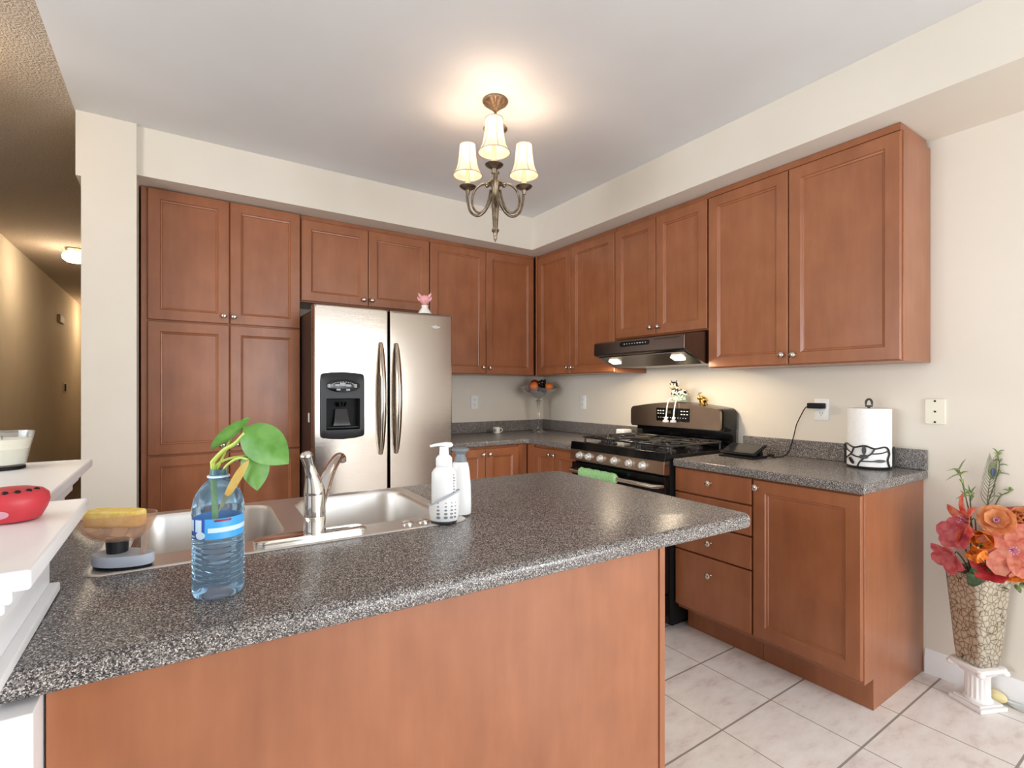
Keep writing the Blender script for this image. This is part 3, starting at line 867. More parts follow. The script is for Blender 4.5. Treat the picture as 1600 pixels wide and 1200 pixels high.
# ------------------------------------------------------------------ gas range
RY0, RY1 = -1.972, -1.212
t = thing('gas_range', 'black and stainless gas range with six knobs between the two counters', 'stove', (-0.36, -1.592, 0))
b = B(); b.box(-0.655, -0.03, RY0, RY1, 0.03, 0.905); b.box(-0.60, -0.08, RY0 + 0.03, RY1 - 0.03, 0, 0.03)
obj('body', b, 'black_matte', t, bev=0.003)
b = B()
b.prism([(-0.700, 0.900), (-0.690, 0.944), (-0.675, 0.948), (-0.655, 0.946), (-0.640, 0.930), (-0.12, 0.930), (-0.11, 0.944), (-0.09, 0.944), (-0.09, 0.900)], RY0, RY1, lambda a, c, d: (a, d, c))
obj('cooktop', b, 'black', t, bev=0.002)
b = B(); b.prism([(-0.690, 0.826), (-0.704, 0.830), (-0.699, 0.899), (-0.655, 0.899), (-0.655, 0.826)], RY0 + 0.002, RY1 - 0.002, lambda a, c, d: (a, d, c))
cp = obj('knob_panel', b, 'steel_dark', t, bev=0.002)
for y in (-1.310, -1.392, -1.497, -1.612, -1.728, -1.826):
    b = B(); N = 24
    prof = [(0.024, 0), (0.024, 0.004), (0.020, 0.007), (0.0165, 0.022), (0.014, 0.026), (0.001, 0.0265)]
    b.rings([[(-0.7015 - h, y + r * cos(2 * pi * i / N), 0.864 + r * sin(2 * pi * i / N)) for i in range(N)] for r, h in prof])
    k = obj('burner_knob', b, 'knobsilver', t)
    b = B(); b.box(-0.731, -0.727, y - 0.0035, y + 0.0035, 0.851, 0.880); obj('pointer', b, 'knobsilver', k, bev=0.001)
for y in (-1.340, -1.452, -1.540, -1.662, -1.770, -1.862):
    b = B(); b.box(-0.7035, -0.7025, y - 0.004, y + 0.004, 0.872, 0.876); obj('knob_marking', b, 'grey_mark', t)
b = B(); b.box(-0.690, -0.655, RY0 + 0.004, RY1 - 0.004, 0.20, 0.815); dr_ = obj('oven_door', b, 'black', t, bev=0.004)
b = B(); b.box(-0.6925, -0.6905, RY0 + 0.10, RY1 - 0.10, 0.34, 0.70); obj('oven_window', b, 'oven_glass', dr_)
b = B(); b.tube([(-0.694, -1.955, 0.768), (-0.725, -1.95, 0.768), (-0.742, -1.93, 0.768), (-0.742, -1.26, 0.768), (-0.725, -1.235, 0.768), (-0.694, -1.23, 0.768)], 0.0125, 14); obj('door_handle', b, 'handle', dr_)
b = B(); b.box(-0.688, -0.655, RY0 + 0.004, RY1 - 0.004, 0.045, 0.19); obj('drawer_front', b, 'black', t, bev=0.004)
# backguard
def guard(y0, y1, zb, zt, bulge, r=0.03, n=10):
    pts = [(y1 - 0.006, zb), (y0 + 0.006, zb), (y0, zb + 0.012), (y0, zt - r)]
    pts += [(y0 + r - r * cos(pi / 2 * k / 4), zt - r + r * sin(pi / 2 * k / 4)) for k in range(1, 5)]
    for k in range(1, n): u = k / n; pts.append((y0 + r + (y1 - y0 - 2 * r) * u, zt + bulge * sin(pi * u)))
    pts += [(y1 - r + r * sin(pi / 2 * k / 4), zt - r + r * cos(pi / 2 * k / 4)) for k in range(0, 4)]
    pts += [(y1, zt - r), (y1, zb + 0.012)]
    return pts


b = B(); b.box(-0.088, -0.03, -1.955, -1.228, 0.93, 1.05)
b.rings([[(x, -1.592 + (y + 1.592) * k, 1.03 + (z - 1.03) * k2) for y, z in guard(-1.958, -1.226, 1.030, 1.168, 0.032)] for x, k, k2 in ((-0.03, 1, 1), (-0.125, 1, 1), (-0.150, 0.99, 0.98))])
bg_ = obj('backguard', b, 'black', t, bev=0.0)
b = B(); b.rings([[(x, -1.592 + (y + 1.592) * k, 1.11 + (z - 1.11) * k) for y, z in guard(-1.946, -1.232, 1.036, 1.166, 0.030)] for x, k in ((-0.1502, 1), (-0.160, 1), (-0.165, 0.985))])
obj('control_fascia', b, 'steel_dark', bg_)
b = B(); b.rings([[(x, a, c) for a, c in rrect(-1.726, -1.466, 1.075, 1.160, 0.006, 3)] for x in (-0.1645, -0.1675)]); obj('control_panel', b, 'black', bg_)
spots = [(y, z, 0.006, 0.003) for y in (-1.482, -1.502, -1.524) for z in (1.142, 1.124)] + [(y, z, 0.006, 0.003) for y in (-1.668, -1.688, -1.710) for z in (1.142, 1.122)]
spots += [(-1.484 - k * 0.0195, 1.0985, 0.003, 0.0025) for k in range(12)]
for y, z, w, h in spots:
    b = B(); b.box(-0.1685, -0.1677, y - w, y + w, z - h, z + h); obj('button', b, 'light_mark', bg_)
b = B(); b.box(-0.1685, -0.1677, -1.585, -1.550, 1.124, 1.144); obj('clock_display', b, 'display', bg_)
# burners and grates
for x, y, r in ((-0.51, -1.36, 0.050), (-0.25, -1.36, 0.040), (-0.38, -1.592, 0.046), (-0.51, -1.825, 0.046), (-0.25, -1.825, 0.040)):
    b = B(); b.lathe([(r * 1.25, 0.930), (r * 1.2, 0.938), (r * 0.9, 0.942), (r * 0.9, 0.950), (r * 0.75, 0.955), (0.001, 0.956)], (x, y, 0), 28); obj('burner', b, 'iron', t)


def grate(y0, y1, cs):
    b = B(); z = 0.972; x0, x1 = -0.625, -0.14
    P = [(x, y, z) for x, y in rrect(x0, x1, y0, y1, 0.05, 6)]
    b.tube(P, 0.0062, 8, closed=True)
    for cx, cy in cs:
        for k in range(4):
            a = pi / 4 + k * pi / 2
            ex = cx + (1 if cos(a) > 0 else -1) * 0.0; dx, dy = cos(a), sin(a)
            tx = ((x1 if dx > 0 else x0) - cx) / dx; ty = ((y1 if dy > 0 else y0) - cy) / dy
            m = min(abs(tx), abs(ty)) * 0.97
            b.tube(spline([(cx + dx * 0.028, cy + dy * 0.028, z + 0.002), (cx + dx * 0.07, cy + dy * 0.07, z + 0.006), (cx + dx * m, cy + dy * m, z)], 5), 0.0055, 8)
        ring = [(cx + 0.075 * cos(2 * pi * i / 24), cy + 0.075 * sin(2 * pi * i / 24), z + 0.003) for i in range(24)]
        b.tube(ring, 0.005, 8, closed=True)
    xm = (x0 + x1) / 2
    b.tube([(xm, y0, z), (xm, y1, z)], 0.0058, 8)
    for x in (x0 + 0.02, x1 - 0.02):
        for y in (y0 + 0.012, y1 - 0.012): b.tube([(x, y, z), (x, y, 0.931)], 0.006, 8)
    return b


obj('burner_grate', grate(-1.478, -1.238, [(-0.51, -1.36), (-0.25, -1.36)]), 'iron', t)
obj('burner_grate', grate(-1.700, -1.484, [(-0.38, -1.592)]), 'iron', t)
obj('burner_grate', grate(-1.946, -1.706, [(-0.51, -1.825), (-0.25, -1.825)]), 'iron', t)
# green towel sleeve on the oven handle
b = B(); N = 26
pts = [(-0.742, -1.345 - 0.013 * k, 0.768) for k in range(N)]
rs = []
for k, p in enumerate(pts):
    ring = []
    for i in range(28):
        a = 2 * pi * i / 28
        r = 0.0225 + 0.0035 * sin(i * 2.2 + k * 1.7) + 0.002 * sin(k * 2.9 + i)
        if k in (0, N - 1): r = 0.0145
        ring.append((p[0] + r * 0.75 * cos(a), p[1], p[2] + r * 1.25 * sin(a)))
    rs.append(ring)
b.rings(rs)
obj('handle_towel', b, 'green_cloth', loc=(-0.742, -1.5, 0.768), label='fuzzy light green cloth wrapped round the oven handle', cat='towel', angle=80)

# ------------------------------------------------------------------ range hood
t = thing('range_hood', 'dark stainless range hood with two lit lamps over the stove', 'range hood', (-0.27, -1.60, 1.42))
HP = [(-0.004, 1.618), (-0.30, 1.618), (-0.50, 1.590), (-0.520, 1.583), (-0.523, 1.508), (-0.512, 1.500), (-0.33, 1.428), (-0.004, 1.428)]
b = B()
HI = [(-0.030, 1.600), (-0.30, 1.600), (-0.47, 1.560), (-0.47, 1.560), (-0.50, 1.506), (-0.49, 1.497), (-0.335, 1.432), (-0.03, 1.432)]
y0, y1 = -1.960, -1.242
b.rings([[(a, y0, c) for a, c in HP], [(a, y1, c) for a, c in HP]], True, True)
hd = obj('canopy', b, 'steel_hood', t, bev=0.004)
# recessed-looking underside panel with filters
b = B(); b.rings([[(-0.495 + 0.012 * k, y0 + 0.02 + 0.01 * k, 1.494 - 0.002 * k - n), (-0.495 + 0.012 * k, y1 - 0.02 - 0.01 * k, 1.494 - 0.002 * k - n), (-0.345, y1 - 0.02 - 0.01 * k, 1.4345 - n), (-0.345, y0 + 0.02 + 0.01 * k, 1.4345 - n)] for k, n in ((0, 0.002), (0, 0.005), (1, 0.006))])
obj('filter_panel', b, 'steel_hood', t)
for y in (-1.345, -1.845):
    b = B()
    b.rings([[(-0.43 + sx * 0.020 * k, y + sy * 0.036 * k, 1.468 + (-sx) * 0.008 * k - n) for sx, sy in ((-1, -1), (1, -1), (1, 1), (-1, 1))] for k, n in ((1, 0.006), (1, 0.010), (0.9, 0.012))])
    obj('lamp_lens', b, 'hoodlens', t)
b = B(); b.rings([[(-0.5235 - n, a, c) for a, c in rrect(-1.712, -1.478, 1.546, 1.575, 0.013, 5)] for n in (-0.003, 0.0015)]); cpn = obj('control_strip', b, 'black', t)
for k, w in enumerate((0.004, 0.003, 0.003, 0.003, 0.003, 0.005, 0.007, 0.004, 0.003)):
    y = -1.520 - k * 0.021
    b = B(); b.box(-0.5262, -0.5252, y - w, y + w, 1.559, 1.563); obj('button', b, 'light_mark', cpn)
b = B(); b.box(-0.5245, -0.5228, -1.93, -1.745, 1.572, 1.574); obj('groove', b, 'black_matte', t)

for y in (-1.345, -1.845):
    o = area('hood_lamp', (-0.43, y, 1.440), (0, radians(-12), 0), 0.08, 0.10, 2.6, (1.0, 0.80, 0.56))

# ------------------------------------------------------------------ chandelier
t = thing('chandelier', 'three-arm antique metal chandelier with lit fabric shades', 'chandelier', (-1.57, -1.69, CEIL), -YAW)
Z = lambda z: z - CEIL
b = B(); N = 48
b.rings([[(r * (1 + (0.05 if i % 4 < 2 else -0.05) * w) * cos(2 * pi * i / N), r * (1 + (0.05 if i % 4 < 2 else -0.05) * w) * sin(2 * pi * i / N), z) for i in range(N)] for r, z, w in ((0.060, -0.001, 0), (0.061, -0.008, 0), (0.056, -0.014, 0.6), (0.040, -0.026, 1), (0.022, -0.040, 1), (0.012, -0.050, 0), (0.008, -0.056, 0))])
obj('ceiling_canopy', b, 'bronze_light', t, local=True, angle=60)
b = B(); b.lathe([(0.006, -0.05), (0.006, -0.062), (0.010, -0.066), (0.006, -0.071), (0.005, -0.12)], n=16)
b.lathe([(0.004, -0.118), (0.030, -0.124), (0.056, -0.132), (0.058, -0.136), (0.034, -0.144), (0.012, -0.160), (0.006, -0.17)], n=32)
b.lathe([(0.0055, Z(2.50)), (0.0055, Z(2.33)), (0.012, Z(2.325)), (0.020, Z(2.31)), (0.013, Z(2.30)), (0.012, Z(2.285)), (0.030, Z(2.272)), (0.034, Z(2.262)), (0.020, Z(2.245)), (0.017, Z(2.20)), (0.019, Z(2.16)), (0.013, Z(2.07)), (0.011, Z(2.045)), (0.017, Z(2.042)), (0.0175, Z(2.034)), (0.011, Z(2.026)), (0.008, Z(2.01)), (0.0085, Z(1.998)), (0.004, Z(1.990)), (0.001, Z(1.982))], n=24)
obj('stem', b, 'bronze', t, local=True)
RA = 0.16
for k, a in enumerate((-pi / 2, -pi / 2 + 2 * pi / 3, -pi / 2 + 4 * pi / 3)):
    R3 = Matrix.Rotation(a, 4, 'Z')
    b = B()
    p1 = [(0.022, 0, Z(2.255)), (0.050, 0, Z(2.268)), (0.085, 0, Z(2.270)), (0.118, 0, Z(2.250)), (0.134, 0, Z(2.205)), (0.122, 0, Z(2.160)), (0.090, 0, Z(2.136)), (0.058, 0, Z(2.150)), (0.036, 0, Z(2.195)), (0.026, 0, Z(2.235))]
    b.tube(spline(p1, 6), 0.0058, 10)
    p2 = [(0.016, 0, Z(2.215)), (0.030, 0, Z(2.172)), (0.062, 0, Z(2.132)), (0.100, 0, Z(2.122)), (0.138, 0, Z(2.148)), (0.155, 0, Z(2.195)), (0.16, 0, Z(2.235)), (RA, 0, Z(2.262))]
    b.tube(spline([(x, 0.006, z) for x, y, z in p2], 6), 0.0062, 10)
    b.sph((0.046, 0, Z(2.262)), 0.011, (1, 0.8, 1.2), 10, 8)
    arm = obj('arm', b.xf(R3), 'bronze', t, local=True)
    b = B(); b.lathe([(0.008, Z(2.240)), (0.012, Z(2.258)), (0.036, Z(2.272)), (0.041, Z(2.278)), (0.034, Z(2.279)), (0.014, Z(2.274)), (0.010, Z(2.284))], (RA, 0, 0), 28)
    obj('drip_pan', b.xf(R3), 'bronze', arm, local=True)
    b = B(); b.lathe([(0.012, Z(2.283)), (0.016, Z(2.292)), (0.011, Z(2.300)), (0.0105, Z(2.36)), (0.008, Z(2.362))], (RA, 0, 0), 20)
    obj('candle_sleeve', b.xf(R3), 'candle', arm, local=True)
    b = B(); b.sph((RA, 0, Z(2.392)), 0.016, (1, 1, 1.7), 16, 12)
    obj('bulb', b.xf(R3), 'bulb', arm, local=True)
    b = B(); N = 48
    sh = lambda i: 1.0
    prof = [(0.071, 2.331), (0.0715, 2.334), (0.0625, 2.346), (0.054, 2.364), (0.0475, 2.390), (0.0425, 2.425), (0.039, 2.465), (0.0375, 2.482)]
    b.lathe([(r, Z(z)) for r, z in prof] + [(r - 0.0012, Z(z)) for r, z in reversed(prof)], (RA, 0, 0), N, cap0=False, cap1=False)
    sh_ = obj('lamp_shade', b.xf(R3), 'shade', arm, local=True, angle=80)
    b = B()
    for r, z in ((0.0715, 2.332), (0.0388, 2.482)): b.tube([(RA + r * cos(2 * pi * i / 36), r * sin(2 * pi * i / 36), Z(z)) for i in range(36)], 0.0022, 6, closed=True)
    for i in range(6):
        aa = 2 * pi * i / 6 + 0.3
        b.tube([(RA + (r + 0.0006) * cos(aa), (r + 0.0006) * sin(aa), Z(z)) for r, z in prof[1:]], 0.0014, 6)
    obj('shade_piping', b.xf(R3), 'piping', sh_, local=True)
    wp = XF[t.name] @ (R3 @ Vector((RA, 0, Z(2.462))))
    point('chandelier_bulb', wp, 1.05, (1.0, 0.78, 0.58), 0.022)

# ------------------------------------------------------------------ hall fittings
t = thing('ceiling_light', 'lit round glass ceiling light in the hallway', 'ceiling light', (-3.655, 2.73, CEIL))
b = B(); b.lathe([(0.075, -0.001), (0.075, -0.010), (0.06, -0.022), (0.048, -0.03)], n=32); obj('mount', b, 'bronze', t, local=True)
b = B(); b.lathe([(0.05, -0.03), (0.085, -0.048), (0.10, -0.078), (0.092, -0.108), (0.06, -0.132), (0.002, -0.140)], n=32); obj('glass_globe', b, 'globe', t, local=True)
point('hall_lamp', (-3.685, 2.73, CEIL - 0.26), 6.5, (1.0, 0.82, 0.6), 0.08)
point('hall_fill_far', (-3.68, 6.6, CEIL - 0.3), 10, (1.0, 0.76, 0.5), 0.08)  # unseen fill light added to brighten the far end of the hall
point('hall_lamp_near', (-3.70, -0.95, CEIL - 0.22), 3.2, (1.0, 0.78, 0.54), 0.08)
b = B(); b.box(-4.12, -4.09, 5.03, 5.33, 2.165, 2.27); obj('door_chime', b, 'tanbox', loc=(-4.12, 5.17, 2.2), bev=0.01, label='tan chime box high on the hallway wall', cat='door chime')
t = thing('thermostat', 'small thermostat plate low on the hallway wall below the chime box', 'thermostat', (-4.12, 5.5, 1.31))
b = B(); b.box(-4.12, -4.105, 5.40, 5.64, 1.25, 1.37); obj('plate', b, 'ivory', t, bev=0.004)
b = B(); b.box(-4.105, -4.09, 5.42, 5.46, 1.26, 1.36); obj('dial', b, 'charcoal', t, bev=0.004)


def wallplate(ax, u, z, label, w=0.035, h=0.057):
    """duplex outlet on the back (y) or right (x) wall"""
    f = mapper(ax, -0.0005)
    t = thing('power_outlet', label, 'power outlet', f(u, z, 0), 0, 'white wall outlets')
    b = B(); b.rings([[f(u + a * k, z + c * k, n) for a, c in rrect(-w, w, -h, h, 0.004, 3)] for k, n in ((1, 0), (1, 0.004), (0.95, 0.006))]); obj('plate', b, 'white', t)
    for dz in (0.021, -0.021):
        b = B(); b.rings([[f(u + 0.0165 * cos(q), z + dz + 0.0145 * sin(q), n) for q in [2 * pi * i / 24 for i in range(24)]] for n in (0.0055, 0.0075)]); s_ = obj('socket', b, 'white', t)
        b = B()
        for du in (-0.006, 0.006): b.rings([[f(u + du + a, z + dz + 0.003 + c, n) for a, c in ((-0.0012, -0.0045), (0.0012, -0.0045), (0.0012, 0.0045), (-0.0012, 0.0045))] for n in (0.0074, 0.0079)])
        b.rings([[f(u + 0.0026 * cos(q), z + dz - 0.0075 + 0.0026 * sin(q), n) for q in [2 * pi * i / 10 for i in range(10)]] for n in (0.0074, 0.0079)])
        obj('slot', b, 'charcoal', s_)
    return t


wallplate('y', -0.732, 1.175, 'white duplex outlet on the back wall, between the fridge and the fruit bowl')
wallplate('x', -0.553, 1.176, 'white duplex outlet on the right wall, between the fruit bowl and the range')
wallplate('x', -2.425, 1.174, 'white duplex outlet with the black charger plugged in')
t = thing('wall_plate', 'ivory phone jack plate with three dark screws on the bare right wall', 'phone jack', (0, -2.904, 1.18))
f = mapper('x', -0.0005)
b = B(); b.rings([[f(-2.904 + a * k, 1.181 + c * k, n) for a, c in rrect(-0.037, 0.037, -0.057, 0.057, 0.004, 3)] for k, n in ((1, 0), (1, 0.006), (0.95, 0.009))]); obj('plate', b, 'ivory', t)
for dz in (-0.047, 0.0, 0.047):
    b = B(); b.rings([[f(-2.904 + r * cos(q), 1.181 + dz + r * sin(q), n) for q in [2 * pi * i / 12 for i in range(12)]] for r, n in ((0.0045, 0.0085), (0.0045, 0.0105), (0.002, 0.0115))]); obj('screw', b, 'charcoal', t)

# ------------------------------------------------------------------ things on the counters
t = thing('phone_charger', 'black charger plugged into the outlet, its cord trailing to the tablet', 'charger', (-0.03, -2.41, 1.195))
b = B(); b.box(-0.046, -0.0085, -2.449, -2.370, 1.180, 1.209); obj('adapter', b, 'black_matte', t, bev=0.004)
b = B(); b.tube(spline([(-0.030, -2.371, 1.193), (-0.032, -2.352, 1.175), (-0.030, -2.318, 1.109), (-0.032, -2.308, 1.08), (-0.030, -2.296, 1.031), (-0.034, -2.285, 0.985), (-0.050, -2.278, 0.940), (-0.090, -2.272, 0.919), (-0.138, -2.268, 0.9175), (-0.155, -2.235, 0.9175), (-0.170, -2.275, 0.9175), (-0.125, -2.225, 0.9175), (-0.165, -2.215, 0.9175), (-0.2, -2.2, 0.9175)], 8), 0.0028, 8)
obj('cord', b, 'black_matte', t)
b = B(); b.sph((-0.135, -2.225, 0.922), 0.007, (1.2, 3.0, 0.9)); obj('cord_bundle', b, 'black_matte', t)

t = thing('tablet', 'black tablet tilted on its folded cover beside the range', 'tablet', (-0.28, -2.14, 0.9145))
b = B(); b.box(-0.345, -0.20, -2.244, -2.048, 0.9145, 0.924); obj('folded_cover', b, 'black_matte', t, bev=0.003)
b = B()
q = [(-0.325, 0.927), (-0.329, 0.936), (-0.212, 0.982), (-0.208, 0.973)]
b.prism(q, -2.246, -2.046, lambda a, c, d: (a, d, c)); tb = obj('tablet_body', b, 'black_matte', t, bev=0.002)
b = B(); b.rings([[(-0.3305 + 0.115 * u * 1.0 + 0.001, y, 0.9368 + 0.0452 * u + 0.0008) for u, y in ((0.1, -2.236), (0.1, -2.056), (0.93, -2.056), (0.93, -2.236))], [(-0.3305 + 0.115 * u + 0.0005, y, 0.9375 + 0.0452 * u + 0.001) for u, y in ((0.1, -2.236), (0.1, -2.056), (0.93, -2.056), (0.93, -2.236))]]); obj('screen', b, 'screen', tb)
b = B(); b.prism([(-0.235, 0.925), (-0.214, 0.968), (-0.21, 0.968), (-0.20, 0.925)], -2.22, -2.07, lambda a, c, d: (a, d, c)); obj('prop_flap', b, 'black_matte', t)

# paper towel
PTX, PTY = -0.125, -2.690
t = thing('paper_towel_holder', 'black wire paper towel holder with leaf pattern on the right counter', 'paper towel holder', (PTX, PTY, 0.9145), -YAW - 0.78)
b = B(); b.lathe([(0.088, 0.001), (0.09, 0.006), (0.085, 0.010)], n=32); obj('base', b, 'iron', t, local=True)
b = B(); b.cyl((0, 0, 0.01), (0, 0, 0.292), 0.006, n=12)
b.tube([(0.012 * cos(a) if 1 else 0, 0, 0.302 + 0.018 * sin(a)) for a in [pi * k / 10 for k in range(11)]] , 0.005, 10)
b.tube([(-0.012, 0, 0.302), (-0.012, 0, 0.288), (0.012, 0, 0.288), (0.012, 0, 0.302)], 0.005, 10)
obj('rod', b, 'iron', t, local=True)
# front lattice on a cylinder
RR = 0.094
def onc(a, z): return (RR * sin(a), -RR * cos(a), z)
b = B()
W = lambda pts, r=0.0034: b.tube(spline([onc(a, z) for a, z in pts], 5), r, 8)
W([(-1.45, 0.10), (-1.0, 0.112), (-0.5, 0.098), (0, 0.108), (0.4, 0.096), (0.9, 0.104), (1.1, 0.075), (1.0, 0.045), (1.12, 0.012)], 0.0038)
W([(-1.45, 0.10), (-1.5, 0.05), (-1.4, 0.012)], 0.0045)
W([(-0.5, 0.098), (-0.62, 0.07), (-1.0, 0.045), (-1.3, 0.022)])
W([(0.4, 0.096), (0.25, 0.072), (0.02, 0.056), (-0.2, 0.035), (-0.32, 0.012)])
W([(0.22, 0.072), (0.65, 0.076), (1.05, 0.086)], 0.0026)
W([(-0.7, 0.066), (-0.35, 0.056), (0.0, 0.058)])
W([(-0.2, 0.036), (0.25, 0.038), (0.55, 0.040)], 0.0026)
W([(1.5, 0.10), (1.56, 0.05), (1.5, 0.012)], 0.0045)
W([(-1.2, 0.09), (-0.9, 0.082), (-0.6, 0.07)], 0.0026)
obj('lattice', b, 'iron', t, local=True)
for a, z, l, w, rot in ((-0.03, 0.088, 0.020, 0.008, pi / 2), (-0.62, 0.035, 0.018, 0.007, -0.9), (0.62, 0.041, 0.022, 0.007, 0.05), (-1.15, 0.092, 0.012, 0.006, -0.4), (1.53, 0.085, 0.020, 0.009, pi / 2), (-1.5, 0.085, 0.018, 0.009, pi / 2), (-0.05, 0.058, 0.018, 0.010, 0.1)):
    b = B()
    P = [(l * cos(q), w * sin(q)) for q in [2 * pi * i / 16 for i in range(16)]]
    pr = [(x * cos(rot) - y * sin(rot), x * sin(rot) + y * cos(rot)) for x, y in P]
    b.rings([[((RR + d) * sin(a + x / RR), -(RR + d) * cos(a + x / RR), z + y) for x, y in pr] for d in (-0.002, 0.004)])
    obj('leaf_ornament', b, 'iron', t, local=True)
t = thing('paper_towel_roll', 'white paper towel roll standing in the black wire holder', 'paper towel', (PTX, PTY, 0.926), -YAW - 0.85)
b = B(); prof = [(0.02, 0), (0.086, 0), (0.087, 0.004), (0.0865, 0.262), (0.0855, 0.266), (0.02, 0.266)]
b.lathe(prof, n=64, cap0=False, cap1=False); b.lathe([(0.02, 0.266), (0.02, 0)], n=64, cap0=False, cap1=False)
obj('roll', b, 'towel', t, local=True)
b = B()
sheet = [[(0.0885 * sin(a) + (0.004 if a < -0.25 else 0) * 0, -0.0885 * cos(a) * 1.0, z) for z in (0.002, 0.264)] for a in [-0.36 + 1.9 * k / 20 for k in range(21)]]
b.rings([[p[0] for p in sheet] + [(x * 1.012, y * 1.012, z) for x, y, z in reversed([p[0] for p in sheet])], [p[1] for p in sheet] + [(x * 1.012, y * 1.012, z) for x, y, z in reversed([p[1] for p in sheet])]])
obj('loose_sheet', b, 'towel', t, local=True)

# mug, dish
t = thing('espresso_mug', 'tiny white mug with grey print on the back counter', 'mug', (-0.60, -0.145, 0.9145), -YAW)
b = B(); b.lathe([(0.026, 0), (0.029, 0.003), (0.030, 0.05), (0.0285, 0.052), (0.0265, 0.05), (0.026, 0.006), (0.001, 0.005)], n=32); obj('cup', b, 'white_semi', t, local=True)
b = B(); b.tube(spline([(0.028, 0, 0.042), (0.042, 0, 0.042), (0.049, 0, 0.027), (0.040, 0, 0.013), (0.028, 0, 0.010)], 6), 0.004, 10); obj('handle', b, 'white_semi', t, local=True)
b = B()
for a, z, w, h in ((-0.55, 0.026, 0.16, 0.008), (-0.2, 0.033, 0.10, 0.004), (-0.6, 0.012, 0.14, 0.003), (-0.15, 0.022, 0.12, 0.004)):
    b.rings([[(r * sin(a + w * u), -r * cos(a + w * u), z + h * v) for u, v in ((-1, -1), (0, -1), (1, -1), (1, 1), (0, 1), (-1, 1))] for r in (0.0297, 0.0306)])
obj('print', b, 'clay', t, local=True)
t = thing('butter_dish', 'small white lidded dish on the counter against the back left of the range', 'dish', (-0.145, -1.150, 0.9145))
b = B(); b.box(-0.195, -0.095, -1.190, -1.112, 0.9145, 0.945); obj('dish_base', b, 'white_semi', t, bev=0.006)
b = B(); b.box(-0.192, -0.098, -1.187, -1.115, 0.9455, 0.996); obj('lid', b, 'white_semi', t, bev=0.010, seg=3)

# fruit bowl
FB = (-0.215, -0.215, 0.9145)
t = thing('fruit_bowl', 'tall-stemmed clear glass bowl holding fruit in the counter corner', 'bowl', FB, -YAW)
b = B(); b.lathe([(0.074, 0.0), (0.075, 0.003), (0.045, 0.014), (0.016, 0.030), (0.008, 0.05), (0.007, 0.12), (0.009, 0.20), (0.016, 0.255), (0.028, 0.283), (0.010, 0.288), (0.001, 0.289)], n=40); obj('stem', b, 'glass', t, local=True)
b = B()
wob = lambda a, h: 1 + 0.07 * max(0, (h - 0.33) / 0.08) * sin(3 * a + 0.5)
prof = [(0.012, 0.2895), (0.034, 0.295), (0.075, 0.310), (0.125, 0.338), (0.155, 0.368), (0.164, 0.384)]
rs = []
for r, h in prof + [(r - 0.0035, h + 0.002) for r, h in reversed(prof)]:
    rs.append([(r * wob(a, h) * cos(a), r * wob(a, h) * sin(a), h + max(0, (h - 0.33)) * 0.25 * sin(2 * a + 0.2)) for a in [2 * pi * i / 56 for i in range(56)]])
b.rings(rs, False, True)
obj('bowl', b, 'thinglass', t, local=True, angle=80)


def fb(x, y, z): return Matrix.Translation(FB) @ Matrix.Rotation(-YAW, 4, 'Z') @ Vector((x, y, z))


def fruit(name, m, p, r, label, group=None, stem=True):
    c = fb(*p)
    t = thing(name, label, name, (c.x, c.y, c.z - r), 0, group)
    b = B(); b.lathe([(0.001, -0.94 * r), (0.3 * r, -0.96 * r), (0.65 * r, -0.76 * r), (0.92 * r, -0.38 * r), (r, 0), (0.93 * r, 0.4 * r), (0.66 * r, 0.76 * r), (0.3 * r, 0.94 * r), (0.001, 0.90 * r)], (0, 0, r), 28)
    obj('flesh', b, m, t, local=True, angle=80)
    b = B(); b.cyl((0, 0, 1.88 * r), (0.002, 0, 2.05 * r), 0.002, n=8); obj('stalk', b, 'twig', t, local=True)


fruit('orange', 'orange', (-0.042, -0.045, 0.396), 0.038, 'bright orange at the front left of the glass bowl', 'oranges in the glass bowl')
fruit('orange', 'orange', (0.086, -0.020, 0.392), 0.036, 'paler orange at the right side of the glass bowl', 'oranges in the glass bowl')
fruit('apple', 'apple', (-0.030, 0.040, 0.415), 0.040, 'dark red apple behind the front left orange')
fruit('apple', 'apple', (-0.085, -0.005, 0.372), 0.030, 'dark apple at the left rim of the glass bowl')
c = fb(0.025, -0.015, 0.342)
t = thing('grape_bunch', 'bunch of black grapes heaped in the middle of the glass bowl', 'grapes', c, -YAW)
b = B(); b.tube([(0, -0.01, 0.0), (0.002, -0.012, 0.04), (0.0, 0.0, 0.10)], 0.003, 8); obj('grape_stem', b, 'wicker', t, local=True)
random.seed(3)
gp = B(); gp.sph((0, 0, 0), 0.0125, n=12, m=8)
g0 = None
pts = []
while len(pts) < 30:
    u = random.random(); a = random.uniform(0, 2 * pi)
    r = 0.040 * (0.5 + 0.5 * random.random()) * (1 - 0.35 * u)
    p = Vector((r * cos(a) + 0.012 * u, r * sin(a) * 0.9 - 0.008, 0.010 + 0.098 * u))
    if all((p - q).length > 0.0165 for q in pts): pts.append(p)
for p in pts:
    if g0 is None:
        g0 = obj('grape', gp, 'grape', t, local=True); g0.location = p
    else:
        g = g0.copy(); COL.objects.link(g); g.parent = t; g.location = p

# figurines on the range
def remesh(o, v):
    m = o.modifiers.new('remesh', 'REMESH'); m.mode = 'VOXEL'; m.voxel_size = v; m.use_smooth_shade = True
    s = o.modifiers.new('smooth', 'SMOOTH'); s.factor = 0.6; s.iterations = 4


